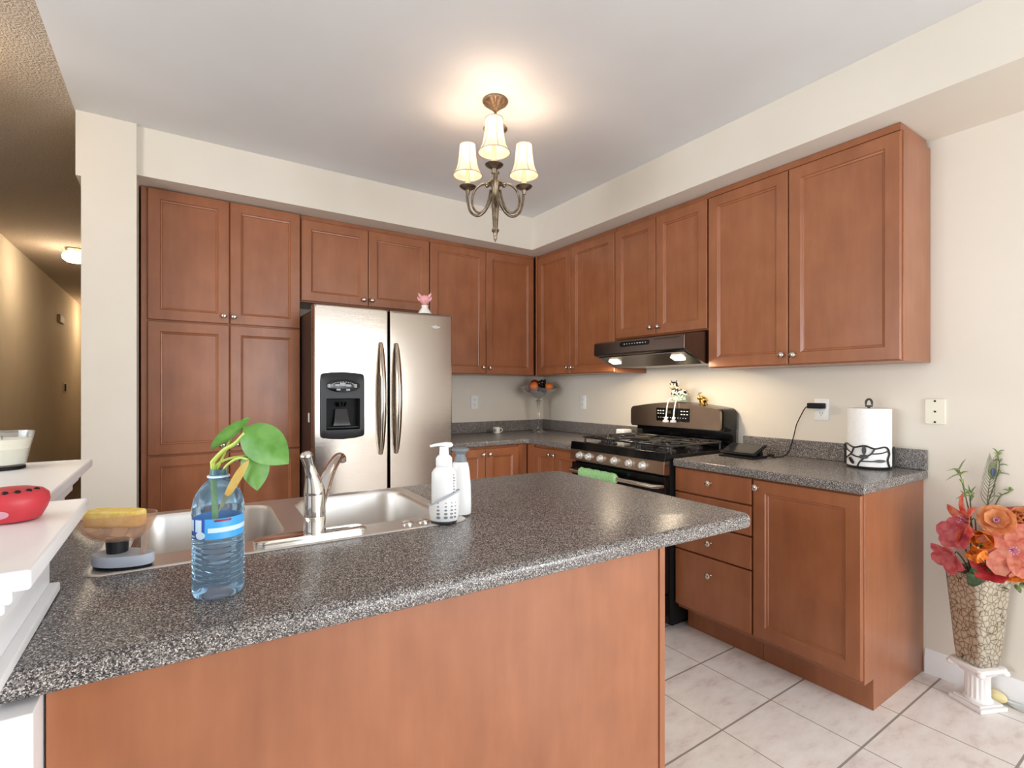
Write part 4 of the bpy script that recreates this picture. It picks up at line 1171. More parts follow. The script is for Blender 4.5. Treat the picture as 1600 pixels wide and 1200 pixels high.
t = thing('cow_figurine', 'black and white cow figurine with dangling legs seated on the range backguard', 'figurine', (-0.108, -1.588, 1.2015), -pi / 2 + 0.25)
t.scale = (1.35, 1.35, 1.35)
b = B()
b.sph((0.006, 0.010, 0.034), 0.030, (1.2, 0.95, 1.0)); b.sph((0.026, 0.012, 0.036), 0.024); b.sph((-0.010, 0.004, 0.062), 0.020); b.sph((-0.016, -0.006, 0.078), 0.019, (0.95, 1, 1.05))
b.tube([(-0.002, 0, 0.088), (0.010, 0, 0.094)], [0.007, 0.004]); b.tube([(-0.030, 0, 0.088), (-0.042, 0, 0.092)], [0.007, 0.004])
b.tube([(-0.012, -0.012, 0.05), (-0.014, -0.026, 0.034)], [0.009, 0.007]); b.tube([(0.018, -0.010, 0.05), (0.006, -0.026, 0.034)], [0.009, 0.007])
o = obj('body', b, 'cow', t, local=True); remesh(o, 0.003)
b = B(); b.sph((-0.016, -0.024, 0.071), 0.012, (1.15, 0.8, 0.8)); obj('muzzle', b, 'tan', t, local=True)
for sx in (-1, 1):
    b = B(); b.tube([(-0.016 + sx * 0.010, -0.002, 0.093), (-0.016 + sx * 0.014, -0.002, 0.104)], [0.003, 0.001], 8); obj('horn', b, 'charcoal', t, local=True)
    b = B(); b.sph((-0.016 + sx * 0.007, -0.0235, 0.083), 0.0028, n=8, m=6); obj('eye', b, 'black', t, local=True)
b = B(); b.lathe([(0.026, 0.001), (0.030, 0.006), (0.031, 0.028), (0.029, 0.030), (0.027, 0.028), (0.026, 0.004)], (0.012, 0.0, 0.002), 20, wob=lambda a, h: 1.12); obj('basket', b, 'cowcheck', t, local=True)
for sx in (-0.018, 0.020):
    b = B(); b.tube(spline([(sx, -0.020, 0.018), (sx - 0.002, -0.052, 0.008), (sx - 0.006, -0.062, -0.03), (sx - 0.010, -0.064, -0.072)], 6), 0.0028, 8)
    b.sph((sx - 0.010, -0.064, -0.078), 0.0085, n=10, m=8); lg = obj('leg', b, 'white_semi', t, local=True)
    b = B(); b.lathe([(0.006, 0), (0.013, -0.004), (0.0145, -0.013), (0.001, -0.014)], (sx - 0.011, -0.065, -0.084), 14); obj('hoof', b, 'bluegrey', lg, local=True)
t = thing('animal_figurine', 'tiny polished gold animal figurine on the range backguard, right of the cow', 'figurine', (-0.10, -1.775, 1.187), -YAW + 0.3)
t.scale = (1.2, 1.2, 1.2)
b = B()
b.sph((0.004, 0, 0.026), 0.016, (1.5, 1, 1)); b.sph((-0.022, 0, 0.036), 0.012); b.tube([(-0.018, 0, 0.030), (-0.026, 0, 0.044), (-0.022, 0, 0.058), (-0.008, 0, 0.062)], [0.009, 0.007, 0.004, 0.003])
for x in (-0.012, 0.018):
    for y in (-0.008, 0.008): b.cyl((x, y, 0.02), (x, y, 0.0), 0.006, 0.005, 10)
b.tube([(0.026, 0, 0.030), (0.034, 0, 0.018)], [0.004, 0.002])
o = obj('body', b, 'gold', t, local=True); remesh(o, 0.0022)
for sy in (-1, 1):
    b = B(); b.sph((-0.016, sy * 0.013, 0.037), 0.009, (0.9, 0.3, 1.1)); obj('ear', b, 'gold', t, local=True)

# ------------------------------------------------------------------ things on the island
t = thing('water_bottle', 'blue plastic water bottle holding a plant cutting at the island edge', 'bottle', (-2.772, -2.690, 0.9145), -YAW + 0.52)
b = B()
prof = [(0.001, 0.004), (0.020, 0.003), (0.032, 0.0), (0.0385, 0.004), (0.041, 0.012)]
for k in range(9):
    z = 0.018 + k * 0.0092
    prof += [(0.0412, z), (0.0412, z + 0.004), (0.0392, z + 0.0065)]
prof += [(0.0415, 0.104), (0.0395, 0.106), (0.0395, 0.142), (0.0415, 0.144), (0.041, 0.158), (0.0385, 0.172), (0.032, 0.186), (0.024, 0.196), (0.0165, 0.203), (0.0150, 0.207)]
prof += [(0.0172, 0.2085), (0.0172, 0.2105), (0.0140, 0.212), (0.0135, 0.222), (0.0122, 0.2225), (0.0115, 0.205)]
b.lathe(prof, n=48, cap0=True, cap1=True)
bt = obj('bottle_body', b, 'bottle', t, local=True, angle=60)
b = B(); b.lathe([(0.0150, 0.2075), (0.0178, 0.208), (0.0178, 0.2112), (0.0145, 0.2118)], n=36, cap0=False, cap1=False); obj('neck_ring', b, 'label_pale', t, local=True)


def band(a0, a1, z0, z1, r=0.0402, n=40, tilt=0.0):
    b = B(); full = a1 - a0 > 6.2
    R = [[(rr * sin(a0 + (a1 - a0) * i / n), -rr * cos(a0 + (a1 - a0) * i / n), z) for i in range(n + (0 if full else 1))] for rr, z in ((r, z0), (r, z1), (r - 0.0004, z1), (r - 0.0004, z0))]
    b.rings(R, closed=full, loop=True, cap0=False, cap1=False)
    return b


lb = obj('label', band(0, 2 * pi, 0.1065, 0.1415), 'label', t, local=True)
obj('label_panel', band(-1.5, -0.55, 0.1065, 0.1415, 0.0408, 16), 'label_dark', lb, local=True)
b = B()
for a0, a1, z0, z1 in ((-1.38, -1.10, 0.120, 0.139), (-0.98, -0.66, 0.119, 0.140), (-1.4, -1.05, 0.109, 0.112)):
    q = band(a0, a1, z0, z1, 0.0413, 8); q.bm.verts.ensure_lookup_table()
    me = bpy.data.meshes.new('tmp'); q.bm.to_mesh(me); q.bm.free(); b.bm.from_mesh(me); bpy.data.meshes.remove(me)
obj('label_block', b, 'label_pale', lb, local=True)
b = B(); b.rings([[(r * sin(-0.72 + 0.0085 * cos(q) / 0.04), -r * cos(-0.72 + 0.0085 * cos(q) / 0.04), 0.1135 + 0.0065 * sin(q)) for q in [2 * pi * i / 20 for i in range(20)]] for r in (0.0407, 0.0418)]); obj('label_seal', b, 'label_pale', lb, local=True)
obj('label_stripe', band(-0.15, 0.5, 0.1365, 0.1400, 0.0409, 12), 'label_red', lb, local=True)
obj('label_wave', band(-0.4, 1.5, 0.118, 0.126, 0.0407, 20), 'label_pale', lb, local=True)


def leaf(b, p0, d, w, length, width, curl=0.0, fold=0.15, n=12, heart=0.25, twist=0):
    """leaf sheet from p0 along d with half-width direction w; curl bends the tip, fold lifts the sides"""
    d = Vector(d).normalized(); w = Vector(w); w = (w - d * w.dot(d)).normalized(); nrm = d.cross(w)
    p0 = Vector(p0)

    def f(u, v):
        s_ = v * 2 - 1
        wd = width * 2.74 * (u ** 0.55 * (1 - u) ** 1.0 if 0 < u < 1 else 0)
        back = -heart * length * (1 - u) ** 3 * abs(s_) ** 1.2
        q = p0 + d * (u * length + back) + w * (s_ * wd) + nrm * (fold * wd * abs(s_) ** 1.4 + curl * length * u * u)
        return q
    b.grid(f, n, 8)


# pothos cutting, in the bottle's own frame (x right, y away, z up)
t = thing('pothos_cutting', 'green pothos cutting with three leaves, one yellowing, in the water bottle', 'plant', (-2.772, -2.690, 0.9145), -YAW)
b = B(); b.tube(spline([(-0.004, 0, 0.10), (-0.006, 0, 0.17), (-0.010, 0, 0.226), (-0.009, 0, 0.236), (0.010, 0, 0.256), (0.032, -0.004, 0.268), (0.052, -0.008, 0.287)], 6), [0.0042] * 20 + [0.0038] * 17, 10)
obj('main_stem', b, 'stemgreen', t, local=True)
b = B(); b.tube(spline([(-0.008, 0, 0.215), (-0.004, 0.003, 0.230), (0.018, 0.006, 0.240), (0.044, 0.006, 0.243), (0.064, 0.004, 0.240)], 6), 0.0026, 8)
b.tube(spline([(0.006, 0, 0.205), (0.010, 0, 0.222), (0.026, -0.004, 0.236), (0.042, -0.006, 0.2425), (0.058, -0.010, 0.2405)], 6), 0.0024, 8)
b.tube(spline([(-0.004, 0.002, 0.22), (0.010, 0.006, 0.256), (0.022, 0.008, 0.285), (0.034, 0.004, 0.296), (0.050, -0.002, 0.296)], 6), 0.0022, 8)
obj('leaf_stalk', b, 'stemgreen', t, local=True)
b = B(); leaf(b, (0.060, -0.010, 0.289), (0.066, -0.006, -0.050), (0.45, 0.28, 0.62), 0.094, 0.034, 0.06, -0.30, heart=0.14)
obj('leaf', b, 'leaf', t, local=True, angle=80)
b = B(); leaf(b, (0.046, 0.0, 0.298), (-0.55, 0.15, -0.62), (0.1, 0.95, 0.25), 0.078, 0.024, -0.28, -0.7)
obj('leaf', b, 'leaf', t, local=True, angle=80)
b = B(); leaf(b, (0.062, -0.004, 0.241), (0.16, 0.03, -0.95), (0.95, 0.25, 0.15), 0.058, 0.024, 0.10, -0.4)
obj('leaf', b, 'leaf', t, local=True, angle=80)
b = B(); leaf(b, (0.062, -0.014, 0.240), (-0.42, -0.12, -0.86), (0.5, 0.75, -0.2), 0.105, 0.0085, -0.06, -0.6, heart=0)
obj('leaf', b, 'leaf_old', t, local=True, angle=80, label='yellow withered leaf hanging down')

# caddy with two dispensers
CX, CY = -2.222, -2.474
t = thing('sink_caddy', 'white perforated plastic caddy hugging the soap bottles at the sink corner', 'caddy', (CX, CY, 0.9182), -YAW)
b = B()
def cring(z, k): return [(0.041 * k * cos(a) * (1 if 1 else 1), 0.033 * k * sin(a), z + (0.020 * cos(a) if z > 0.06 else 0)) for a in [2 * pi * i / 40 for i in range(40)]]
lv = [(0.0, 0.80), (0.004, 0.90), (0.02, 0.99), (0.05, 1.03), (0.064, 1.04)]
R = [cring(z, k) for z, k in lv] + [cring(z + 0.0, k - 0.06) for z, k in reversed(lv[1:])]
b.rings(R)
cd = obj('cup', b, 'white', t, local=True, angle=60)
b = B(); b.tube([(p[0], p[1], p[2]) for p in cring(0.0645, 1.035)], 0.0022, 8, closed=True); obj('rim', b, 'bluegrey', cd, local=True)
b = B(); b.lathe([(0.034, -0.0004), (0.036, 0.0), (0.036, 0.003), (0.034, 0.004)], n=30, wob=lambda a, h: 1); obj('foot_ring', b, 'charcoal', cd, local=True)
for k, (a, sc) in enumerate(((-0.28, 1.0), (0.22, 0.95), (0.62, 0.85), (0.92, 0.7))):
    for j in range(5):
        z = 0.016 + j * 0.0098; r = (0.0048 - j * 0.00075) * sc
        kk = 0.97 + 0.055 * min(1, z / 0.04)
        b = B(); b.rings([[(0.041 * kk * d * sin(a + r * 1.15 * cos(q) / 0.037), -0.033 * kk * d * cos(a + r * 1.15 * cos(q) / 0.037), z + r * 0.85 * sin(q)) for q in [2 * pi * i / 12 for i in range(12)]] for d in (0.985, 1.012)])
        obj('drain_hole', b, 'clay', cd, local=True)
t = thing('soap_pump', 'white foaming soap pump bottle standing in the perforated caddy', 'soap dispenser', (CX, CY, 0.9225), -YAW)
b = B()
E = lambda r, s_, z: [(r * cos(a), r * s_ * sin(a), z) for a in [2 * pi * i / 36 for i in range(36)]]
b.rings([E(0.030, 0.72, 0.002), E(0.034, 0.72, 0.006), E(0.0345, 0.72, 0.105), E(0.034, 0.74, 0.128), E(0.028, 0.82, 0.138), E(0.0225, 0.98, 0.143), E(0.0215, 1, 0.146)])
obj('bottle', b, 'white', t, local=True)
b = B(); b.lathe([(0.0215, 0.1465), (0.0225, 0.149), (0.0222, 0.168), (0.018, 0.174), (0.0135, 0.177), (0.0125, 0.19), (0.0125, 0.199), (0.004, 0.2)], n=30); obj('collar', b, 'white', t, local=True)
b = B(); b.tube([(0.021, 0, 0.205), (0.005, 0, 0.206), (-0.018, 0, 0.2045), (-0.038, 0, 0.2005)], [0.0075, 0.0075, 0.0055, 0.0045], 14, flat=0.8); b.sph((0.012, 0, 0.204), 0.012, (1.1, 1, 0.62)); obj('pump_head', b, 'white', t, local=True)
b = B()
for j in range(11):
    z = 0.122 - j * 0.0078
    b.box(0.0185, 0.0185 + 0.006 + 0.003 * ((j * 7) % 3) / 2, -0.0226, -0.0216, z, z + 0.0042)
obj('label_print', b.xf(Matrix.Rotation(0.28, 4, 'Z')), 'grey_mark', t, local=True, label='grey vertical lettering on the bottle')
t = thing('hand_soap_bottle', 'white bottle with grey pump cap standing behind the foaming soap pump', 'soap bottle', (-2.147, -2.428, 0.9182), -YAW)
b = B(); b.rings([E(0.0285, 0.75, 0.0), E(0.031, 0.75, 0.003), E(0.0315, 0.75, 0.03), E(0.030, 0.76, 0.085), E(0.026, 0.8, 0.128), E(0.0222, 0.88, 0.148), E(0.018, 0.95, 0.151)]); obj('bottle', b, 'white', t, local=True)
b = B(); b.lathe([(0.0175, 0.1512), (0.0185, 0.153), (0.0175, 0.160), (0.0145, 0.166), (0.0135, 0.173), (0.017, 0.178), (0.0255, 0.184), (0.026, 0.188), (0.020, 0.191), (0.001, 0.192)], n=30); obj('pump_cap', b, 'clay', t, local=True)

# soap dish with sponge
SD = (-2.928, -2.425, 0.9180)
t = thing('soap_dish', 'amber transparent boat-shaped soap dish on an oval grey stand by the sink', 'soap dish', SD, -YAW)
b = B()
P = [(0.060 * cos(a) + 0.004 * cos(2 * a), 0.034 * sin(a)) for a in [2 * pi * i / 40 for i in range(40)]]
b.rings([[(x * k, y * k, z) for x, y in P] for k, z in ((0.97, 0.005), (1, 0.009), (1, 0.022), (0.96, 0.026))]); obj('stand', b, 'bluegrey', t, local=True, bev=0)
b = B(); b.rings([[(x * k, y * k, z) for x, y in P] for k, z in ((0.93, 0.0003), (0.95, 0.005))]); obj('rubber_foot', b, 'black_matte', t, local=True)
b = B(); b.cyl((-0.012, 0.004, 0.0255), (-0.012, 0.004, 0.052), 0.018, 0.020, 20); obj('pedestal', b, 'charcoal', t, local=True)


def dring(k, z, n=40):
    out = []
    for i in range(n):
        a = 2 * pi * i / n; x = 0.082 * k * cos(a); y = 0.042 * k * sin(a) * (1 - 0.15 * cos(a))
        out.append((x - 0.012, y, z + (0.012 * (k - 0.55) * (1 + cos(a)) / 2) + (0.004 if cos(a) < -0.8 else 0)))
    return out


b = B(); R = [dring(0.45, 0.0525), dring(0.62, 0.057), dring(0.85, 0.073), dring(0.98, 0.094), dring(1.0, 0.104)]
R += [dring(0.965, 0.104), dring(0.94, 0.094), dring(0.82, 0.076), dring(0.6, 0.060), dring(0.3, 0.0565)]
b.rings(R); obj('dish', b, 'amber', t, local=True, angle=60)
b = B(); b.tube([(0.062, -0.010, 0.095), (0.060, -0.012, 0.06), (0.052, -0.012, 0.028)], [0.005, 0.006, 0.007], 10, flat=0.6); obj('drain_spout', b, 'amber', t, local=True)
c = Matrix.Translation(SD) @ Matrix.Rotation(-YAW, 4, 'Z') @ Vector((-0.012, -0.002, 0.080))
t = thing('sponge', 'yellow sponge lying in the amber soap dish', 'sponge', c, -YAW)
b = B(); b.prism([(-0.052, -0.020), (-0.030, -0.024), (0.03, -0.022), (0.056, -0.012), (0.056, 0.016), (0.02, 0.022), (-0.05, 0.020)], 0.0, 0.034, lambda a, c_, d: (a, c_, d + 0.004 * (1 - (a / 0.056) ** 2)))
obj('sponge_block', b, 'sponge', t, local=True, bev=0.006, seg=3)

# pony wall things
t = thing('air_freshener', 'round red silicone air freshener with vent holes on the near white ledge', 'air freshener', (-3.052, -2.626, 1.0705), -YAW + 0.55)
b = B(); b.lathe([(0.001, 0.0), (0.026, 0.0), (0.034, 0.003), (0.041, 0.018), (0.0445, 0.030), (0.043, 0.041), (0.036, 0.048), (0.022, 0.052), (0.001, 0.053)], n=40, wob=lambda a, h: 1 + 0.03 * cos(2 * a)); obj('shell', b, 'red', t, local=True)
for k in range(7):
    a = -pi / 2 + (k - 3) * 0.42
    b = B(); b.sph((0.033 * cos(a), 0.033 * sin(a), 0.0485), 0.0042, (1, 0.8, 0.8), 10, 8); obj('vent_hole', b, 'black_matte', t, local=True)
shell_r = lambda z: 0.034 + (z - 0.003) * 0.007 / 0.015 if z < 0.018 else 0.041 + (z - 0.018) * 0.0035 / 0.012
b = B(); patch = []
for n_ in (-0.001, 0.0012):
    ring = []
    for q in [2 * pi * i / 24 for i in range(24)]:
        a_ = -0.15 + 0.30 * cos(q); z_ = 0.0165 + 0.0065 * sin(q); r_ = (shell_r(z_)) * (1 + 0.03 * cos(2 * (a_ - pi / 2))) + n_
        ring.append((r_ * sin(a_), -r_ * cos(a_), z_))
    patch.append(ring)
b.rings(patch); obj('label_patch', b, 'pink_grey', t, local=True)
t = thing('candle_jar', 'cream candle in a flared glass jar with dark base on the far white ledge', 'candle', (-3.214, -1.895, 1.0705), -YAW)
b = B(); prof = [(0.044, 0.008), (0.046, 0.011), (0.0625, 0.092), (0.064, 0.098)]
b.lathe(prof + [(0.0605, 0.098), (0.0595, 0.092), (0.0445, 0.0125), (0.001, 0.0125)], n=44, cap0=True); obj('glass', b, 'thinglass', t, local=True, angle=60)
b = B(); b.lathe([(0.0435, 0.0135), (0.0578, 0.079), (0.052, 0.0785), (0.001, 0.078)], n=44); obj('wax', b, 'wax', t, local=True)
b = B(); b.lathe([(0.045, 0), (0.046, 0.001), (0.046, 0.007), (0.044, 0.0078)], n=40); obj('base_lid', b, 'black_matte', t, local=True)
b = B(); b.cyl((0, 0, 0.078), (0.001, 0, 0.088), 0.0012, n=8); obj('wick', b, 'charcoal', t, local=True)

# ------------------------------------------------------------------ vase on its column with flowers
VX, VY = -0.118, -3.074
VR = radians(-25)
t = thing('column_pedestal', 'small white fluted plaster column with capital, standing on the tile floor', 'pedestal', (VX, VY, 0), VR)
b = B(); b.box(-0.064, 0.064, -0.064, 0.064, 0.0, 0.016); b.box(-0.054, 0.054, -0.054, 0.054, 0.016, 0.024); obj('plinth', b, 'plaster', t, local=True, bev=0.003)
b = B(); N = 128
fl = lambda a, h: 1 - 0.09 * (0.5 + 0.5 * cos(16 * a)) * (1 if 0.035 < h < 0.125 else 0)
b.lathe([(0.048, 0.024), (0.049, 0.028), (0.044, 0.034), (0.041, 0.038), (0.040, 0.12), (0.043, 0.126), (0.043, 0.130)], n=N, wob=fl); obj('fluted_shaft', b, 'plaster', t, local=True, angle=50)
b = B(); b.rings([[(x * k, y * k, z) for x, y in rrect(-0.068, 0.068, -0.068, 0.068, 0.02, 5)] for k, z in ((0.62, 0.130), (0.72, 0.142), (0.9, 0.150), (1.0, 0.156), (1.0, 0.168), (0.97, 0.170))])
for sx in (-1, 1):
    for sy in (-1, 1): b.sph((sx * 0.058, sy * 0.058, 0.150), 0.015, (1, 1, 0.9), 12, 8)
obj('capital', b, 'plaster', t, local=True, angle=50)
t = thing('flower_vase', 'tall flared square vase with brown crackle pattern on the white column', 'vase', (VX, VY, 0.1705), VR)
def vring(w, z, r, wav=0, n=12):
    out = []
    P = rrect(-w, w, -w, w, r, n)
    for i, (x, y) in enumerate(P):
        a = math.atan2(y, x)
        out.append((x * (1 + wav * 0.05 * cos(4 * a)), y * (1 + wav * 0.05 * cos(4 * a)), z + wav * 0.012 * (-cos(4 * a))))
    return out
b = B()
V = [(0.047, 0.0, 0.012, 0), (0.051, 0.008, 0.014, 0), (0.056, 0.06, 0.016, 0), (0.062, 0.14, 0.02, 0), (0.069, 0.22, 0.026, 0), (0.077, 0.29, 0.032, 0.4), (0.084, 0.338, 0.036, 0.9), (0.089, 0.362, 0.04, 1.3)]
b.rings([vring(w, z, r, wv) for w, z, r, wv in V] + [vring(w - 0.004, z, r - 0.002, wv) for w, z, r, wv in reversed(V[1:])])
obj('vase_body', b, 'crackle', t, local=True, angle=50)

FO = Vector((VX, VY, 0))
FM = Matrix.Translation(FO) @ Matrix.Rotation(-YAW, 4, 'Z')      # local: x right, y away, z up


def petal(b, c, out, up, length, width, bend, tipw=0.35, n=8, cup=0.25):
    """petal starting at c growing towards out, bending towards -up"""
    out = Vector(out).normalized(); up = Vector(up).normalized(); side = out.cross(up).normalized()
    c = Vector(c)

    def f(u, v):
        s_ = v * 2 - 1
        w = width * max(0.0, 2.25 * (0.04 + u) ** 0.6 * max(0.0, 1 - u) ** (0.62 * tipw))
        a = bend * u
        return c + out * (length * u * cos(a * 0.6)) + up * (-length * u * sin(a * 0.6)) + side * (s_ * w) + up * (cup * w * s_ * s_)
    b.grid(f, n, 6)


def bloom(name, label, m, pos, face, n, length, width, bend, open_=1.2, tipw=1.0, layers=1, centre=None, cup=0.25, cat='flower', rot=0.0, group='artificial flowers in the vase'):
    """flower head at pos (arrangement frame) looking along face; open_ = angle of petals from the axis"""
    p = Vector(pos)
    t = thing(name, label, cat, FM @ Vector((p.x, p.y, p.z)), -YAW, group)
    ax = (Matrix.Rotation(-0.6, 3, 'Z') @ Vector(face)).normalized()
    u = ax.orthogonal().normalized(); w = ax.cross(u)
    b = B()
    for L_ in range(layers):
        for k in range(n):
            a = 2 * pi * (k + 0.5 * L_) / n + rot
            rad = u * cos(a) + w * sin(a)
            op = open_ * (1 - 0.36 * L_)
            out = ax * cos(op) + rad * sin(op)
            up = ax * sin(op) - rad * cos(op)
            petal(b, rad * 0.004 + ax * 0.002 * L_, out, up, length * (1 - 0.16 * L_), width * (1 - 0.1 * L_), bend, tipw, cup=cup)
    obj('petals', b, m, t, local=True, angle=80, merge=False)
    if centre:
        b = B()
        for k in range(9):
            a = 2 * pi * k / 9; rad = u * cos(a) + w * sin(a)
            q = ax * length * 0.34 + rad * length * 0.12
            b.tube([(0, 0, 0), q * 0.6, q], 0.0011, 5); b.sph(q, 0.0028, n=6, m=4)
        obj('stamens', b, centre, t, local=True)
    b = B()
    base = Vector((p.x * 0.22, p.y * 0.22, 0.32)) - p
    b.tube(spline([(0, 0, 0), tuple(-ax * 0.02), tuple(Vector((p.x * 0.36, p.y * 0.36, 0.535)) - p), tuple(base)], 5), 0.0022, 6)
    obj('stem', b, 'dkleaf', t, local=True)
    return t


# pixel offsets of the photo turned into metres at the vase: x right, z up
bloom('lily', 'large coral flower with rounded petals at the front centre of the vase bouquet', 'coral', (0.010, -0.130, 0.668), (0.02, -1, 0.16), 6, 0.108, 0.042, 0.3, 1.32, 0.7, centre='lilac', rot=0.35)
bloom('lily', 'red-orange lily with long pointed petals at the upper left of the bouquet', 'redorange', (-0.100, -0.075, 0.762), (-0.92, -0.35, 0.18), 6, 0.110, 0.020, 0.8, 0.80, 1.2, centre='lilac', rot=0.4)
bloom('lily', 'raspberry pink lily at the left, below the red-orange lily', 'pink', (-0.130, -0.06, 0.706), (-0.55, -0.75, 0.3), 5, 0.070, 0.030, 0.4, 0.95, 0.8)
bloom('lily', 'drooping raspberry pink lily at the lower left over the vase rim', 'pink', (-0.140, -0.05, 0.622), (-0.65, -0.6, -0.35), 5, 0.078, 0.028, 0.4, 0.8, 0.8, rot=0.5)
bloom('rose', 'orange rose bud hanging low at the left front of the bouquet', 'tang', (-0.100, -0.125, 0.628), (-0.45, -0.6, 0.6), 4, 0.056, 0.030, -0.5, 0.55, 0.7, layers=2, cup=0.7)
bloom('carnation', 'peach bloom with lilac stamens at the top left centre of the bouquet', 'peach', (-0.015, -0.095, 0.766), (-0.12, -0.85, 0.45), 7, 0.064, 0.032, -0.1, 1.15, 0.7, layers=2, centre='lilac', cup=0.4)
bloom('rose', 'peach rose with curled petals at the top centre of the bouquet', 'peach', (0.078, -0.095, 0.764), (0.05, -0.9, 0.35), 6, 0.066, 0.038, -0.4, 1.0, 0.65, layers=3, cup=0.5)
bloom('rose', 'orange rose tucked under the peach bloom, left of the big coral flower', 'tang', (-0.045, -0.080, 0.706), (-0.3, -0.9, -0.2), 5, 0.056, 0.032, -0.3, 0.85, 0.7, layers=2, cup=0.6)
bloom('rose', 'orange rose partly hidden beneath the big coral flower', 'tang', (0.030, -0.105, 0.598), (0.1, -0.9, -0.35), 5, 0.056, 0.034, -0.3, 0.9, 0.7, layers=2, cup=0.6)
bloom('lily', 'coral rounded flower at the right of the big coral flower', 'coral', (0.105, -0.105, 0.688), (0.3, -0.92, 0.2), 5, 0.090, 0.042, 0.3, 1.2, 0.7, centre='lilac', rot=0.3)
bloom('lily', 'coral pink lily at the lower right edge of the bouquet', 'coral', (0.165, -0.10, 0.624), (0.3, -0.9, -0.1), 6, 0.098, 0.034, 0.45, 1.25, 0.8, centre='lilac', rot=0.2)
bloom('lily', 'crimson bloom low in the vase mouth under the orange rose bud', 'crimson', (-0.030, -0.085, 0.580), (-0.1, -0.8, 0.4), 5, 0.072, 0.032, 0.2, 0.9, 0.8)
bloom('lily', 'crimson flower at the right behind the coral flower', 'crimson', (0.125, -0.05, 0.738), (0.3, -0.8, 0.4), 5, 0.066, 0.026, 0.4, 1.0, 0.9)
bloom('daisy', 'small white blossom at the right edge of the bouquet', 'whitepetal', (0.175, -0.08, 0.708), (0.1, -0.9, 0.3), 6, 0.028, 0.013, 0.2, 1.0, 0.9)
for nm, lab, a_, b_ in (('calla_lily', 'upper red rolled calla lily pointing right at the top of the bouquet', (0.060, -0.04, 0.800), (0.25, -0.03, 0.790)), ('calla_lily', 'lower red rolled calla lily pointing right below the upper one', (0.135, -0.05, 0.775), (0.26, -0.03, 0.715))):
    t = thing(nm, lab, 'flower', FM @ Vector(a_), -YAW, 'artificial flowers in the vase')
    A0 = Vector((0, 0, 0)); D = Vector(b_) - Vector(a_)
    b = B(); b.tube(spline([A0, D * 0.3, D * 0.6, D * 0.9, D], 5), [0.004, 0.006, 0.009, 0.011, 0.013, 0.014, 0.015, 0.016, 0.016, 0.016, 0.016, 0.016, 0.017, 0.018, 0.019, 0.020, 0.021, 0.022, 0.022, 0.022, 0.022][:21], 14); obj('spathe', b, 'crimson', t, local=True)
    base = Vector((0.02, 0, 0.36)) - Vector(a_)
    b = B(); b.tube(spline([(0, 0, 0), tuple(base * 0.5 + Vector((-0.01, 0, 0))), tuple(base)], 6), 0.0025, 6); obj('stem', b, 'dkleaf', t, local=True)

t = thing('amaranth_spray', 'hanging coral amaranth tassel at the right of the vase rim', 'flower', FM @ Vector((0.13, -0.08, 0.60)), -YAW)
b = B(); sp = spline([(0, 0, 0), (0.03, -0.01, -0.005), (0.045, -0.012, -0.035), (0.035, -0.012, -0.085)], 7)
random.seed(5)
for p in sp:
    for k in range(4): b.sph(p + Vector((random.uniform(-.008, .008), random.uniform(-.008, .008), random.uniform(-.005, .005))), 0.0055, n=7, m=5)
obj('tassel', b, 'amaranth', t, local=True)
b = B(); b.tube([(0, 0, 0), (-0.03, 0.02, -0.03), (-0.09, 0.06, -0.18)], 0.002, 6); obj('stem', b, 'dkleaf', t, local=True)

random.seed(11)
t = thing('leaf_spray', 'dark green broad leaves at the left of the vase mouth', 'leaves', FM @ Vector((-0.06, -0.06, 0.50)), -YAW)
for (p, d, w, L_) in (((0, 0, 0.0), (-0.45, -0.4, 0.75), (0.9, -0.3, 0.3), 0.11), ((0.02, -0.01, 0.0), (-0.75, -0.3, 0.5), (0.3, -0.6, 0.8), 0.12), ((0.03, -0.01, 0.03), (0.15, -0.5, 0.85), (1, 0, 0), 0.10), ((0.0, 0.0, 0.1), (-0.2, -0.5, 0.8), (1, 0, 0.2), 0.10)):
    b = B(); leaf(b, p, d, w, L_, 0.026, 0.1, 0.15, heart=0.05); obj('leaf', b, 'dkleaf', t, local=True, angle=80)
b = B(); b.tube([(0, 0, 0), (0.03, 0.03, -0.1)], 0.0025, 6); obj('stem', b, 'dkleaf', t, local=True)
t = thing('foliage_spray', 'mottled grey-green foliage filling the right of the vase mouth', 'leaves', FM @ Vector((0.06, -0.05, 0.50)), -YAW)
b = B(); b.tube([(0, 0, 0.08), (-0.02, 0.03, -0.1)], 0.003, 6); obj('stem', b, 'dkleaf', t, local=True)
for k in range(44):
    p = Vector((random.uniform(-0.065, 0.09), random.uniform(-0.05, 0.05), random.uniform(0.0, 0.13)))
    d = Vector((random.uniform(-0.8, 0.8), random.uniform(-1, 0.1), random.uniform(-0.3, 0.9)))
    b = B(); leaf(b, p, d, (random.uniform(-1, 1), random.uniform(-1, 1), 0.3), random.uniform(0.03, 0.05), random.uniform(0.008, 0.012), 0.1, 0.2, n=6, heart=0)
    obj('leaf', b, 'foliage', t, local=True, angle=80)


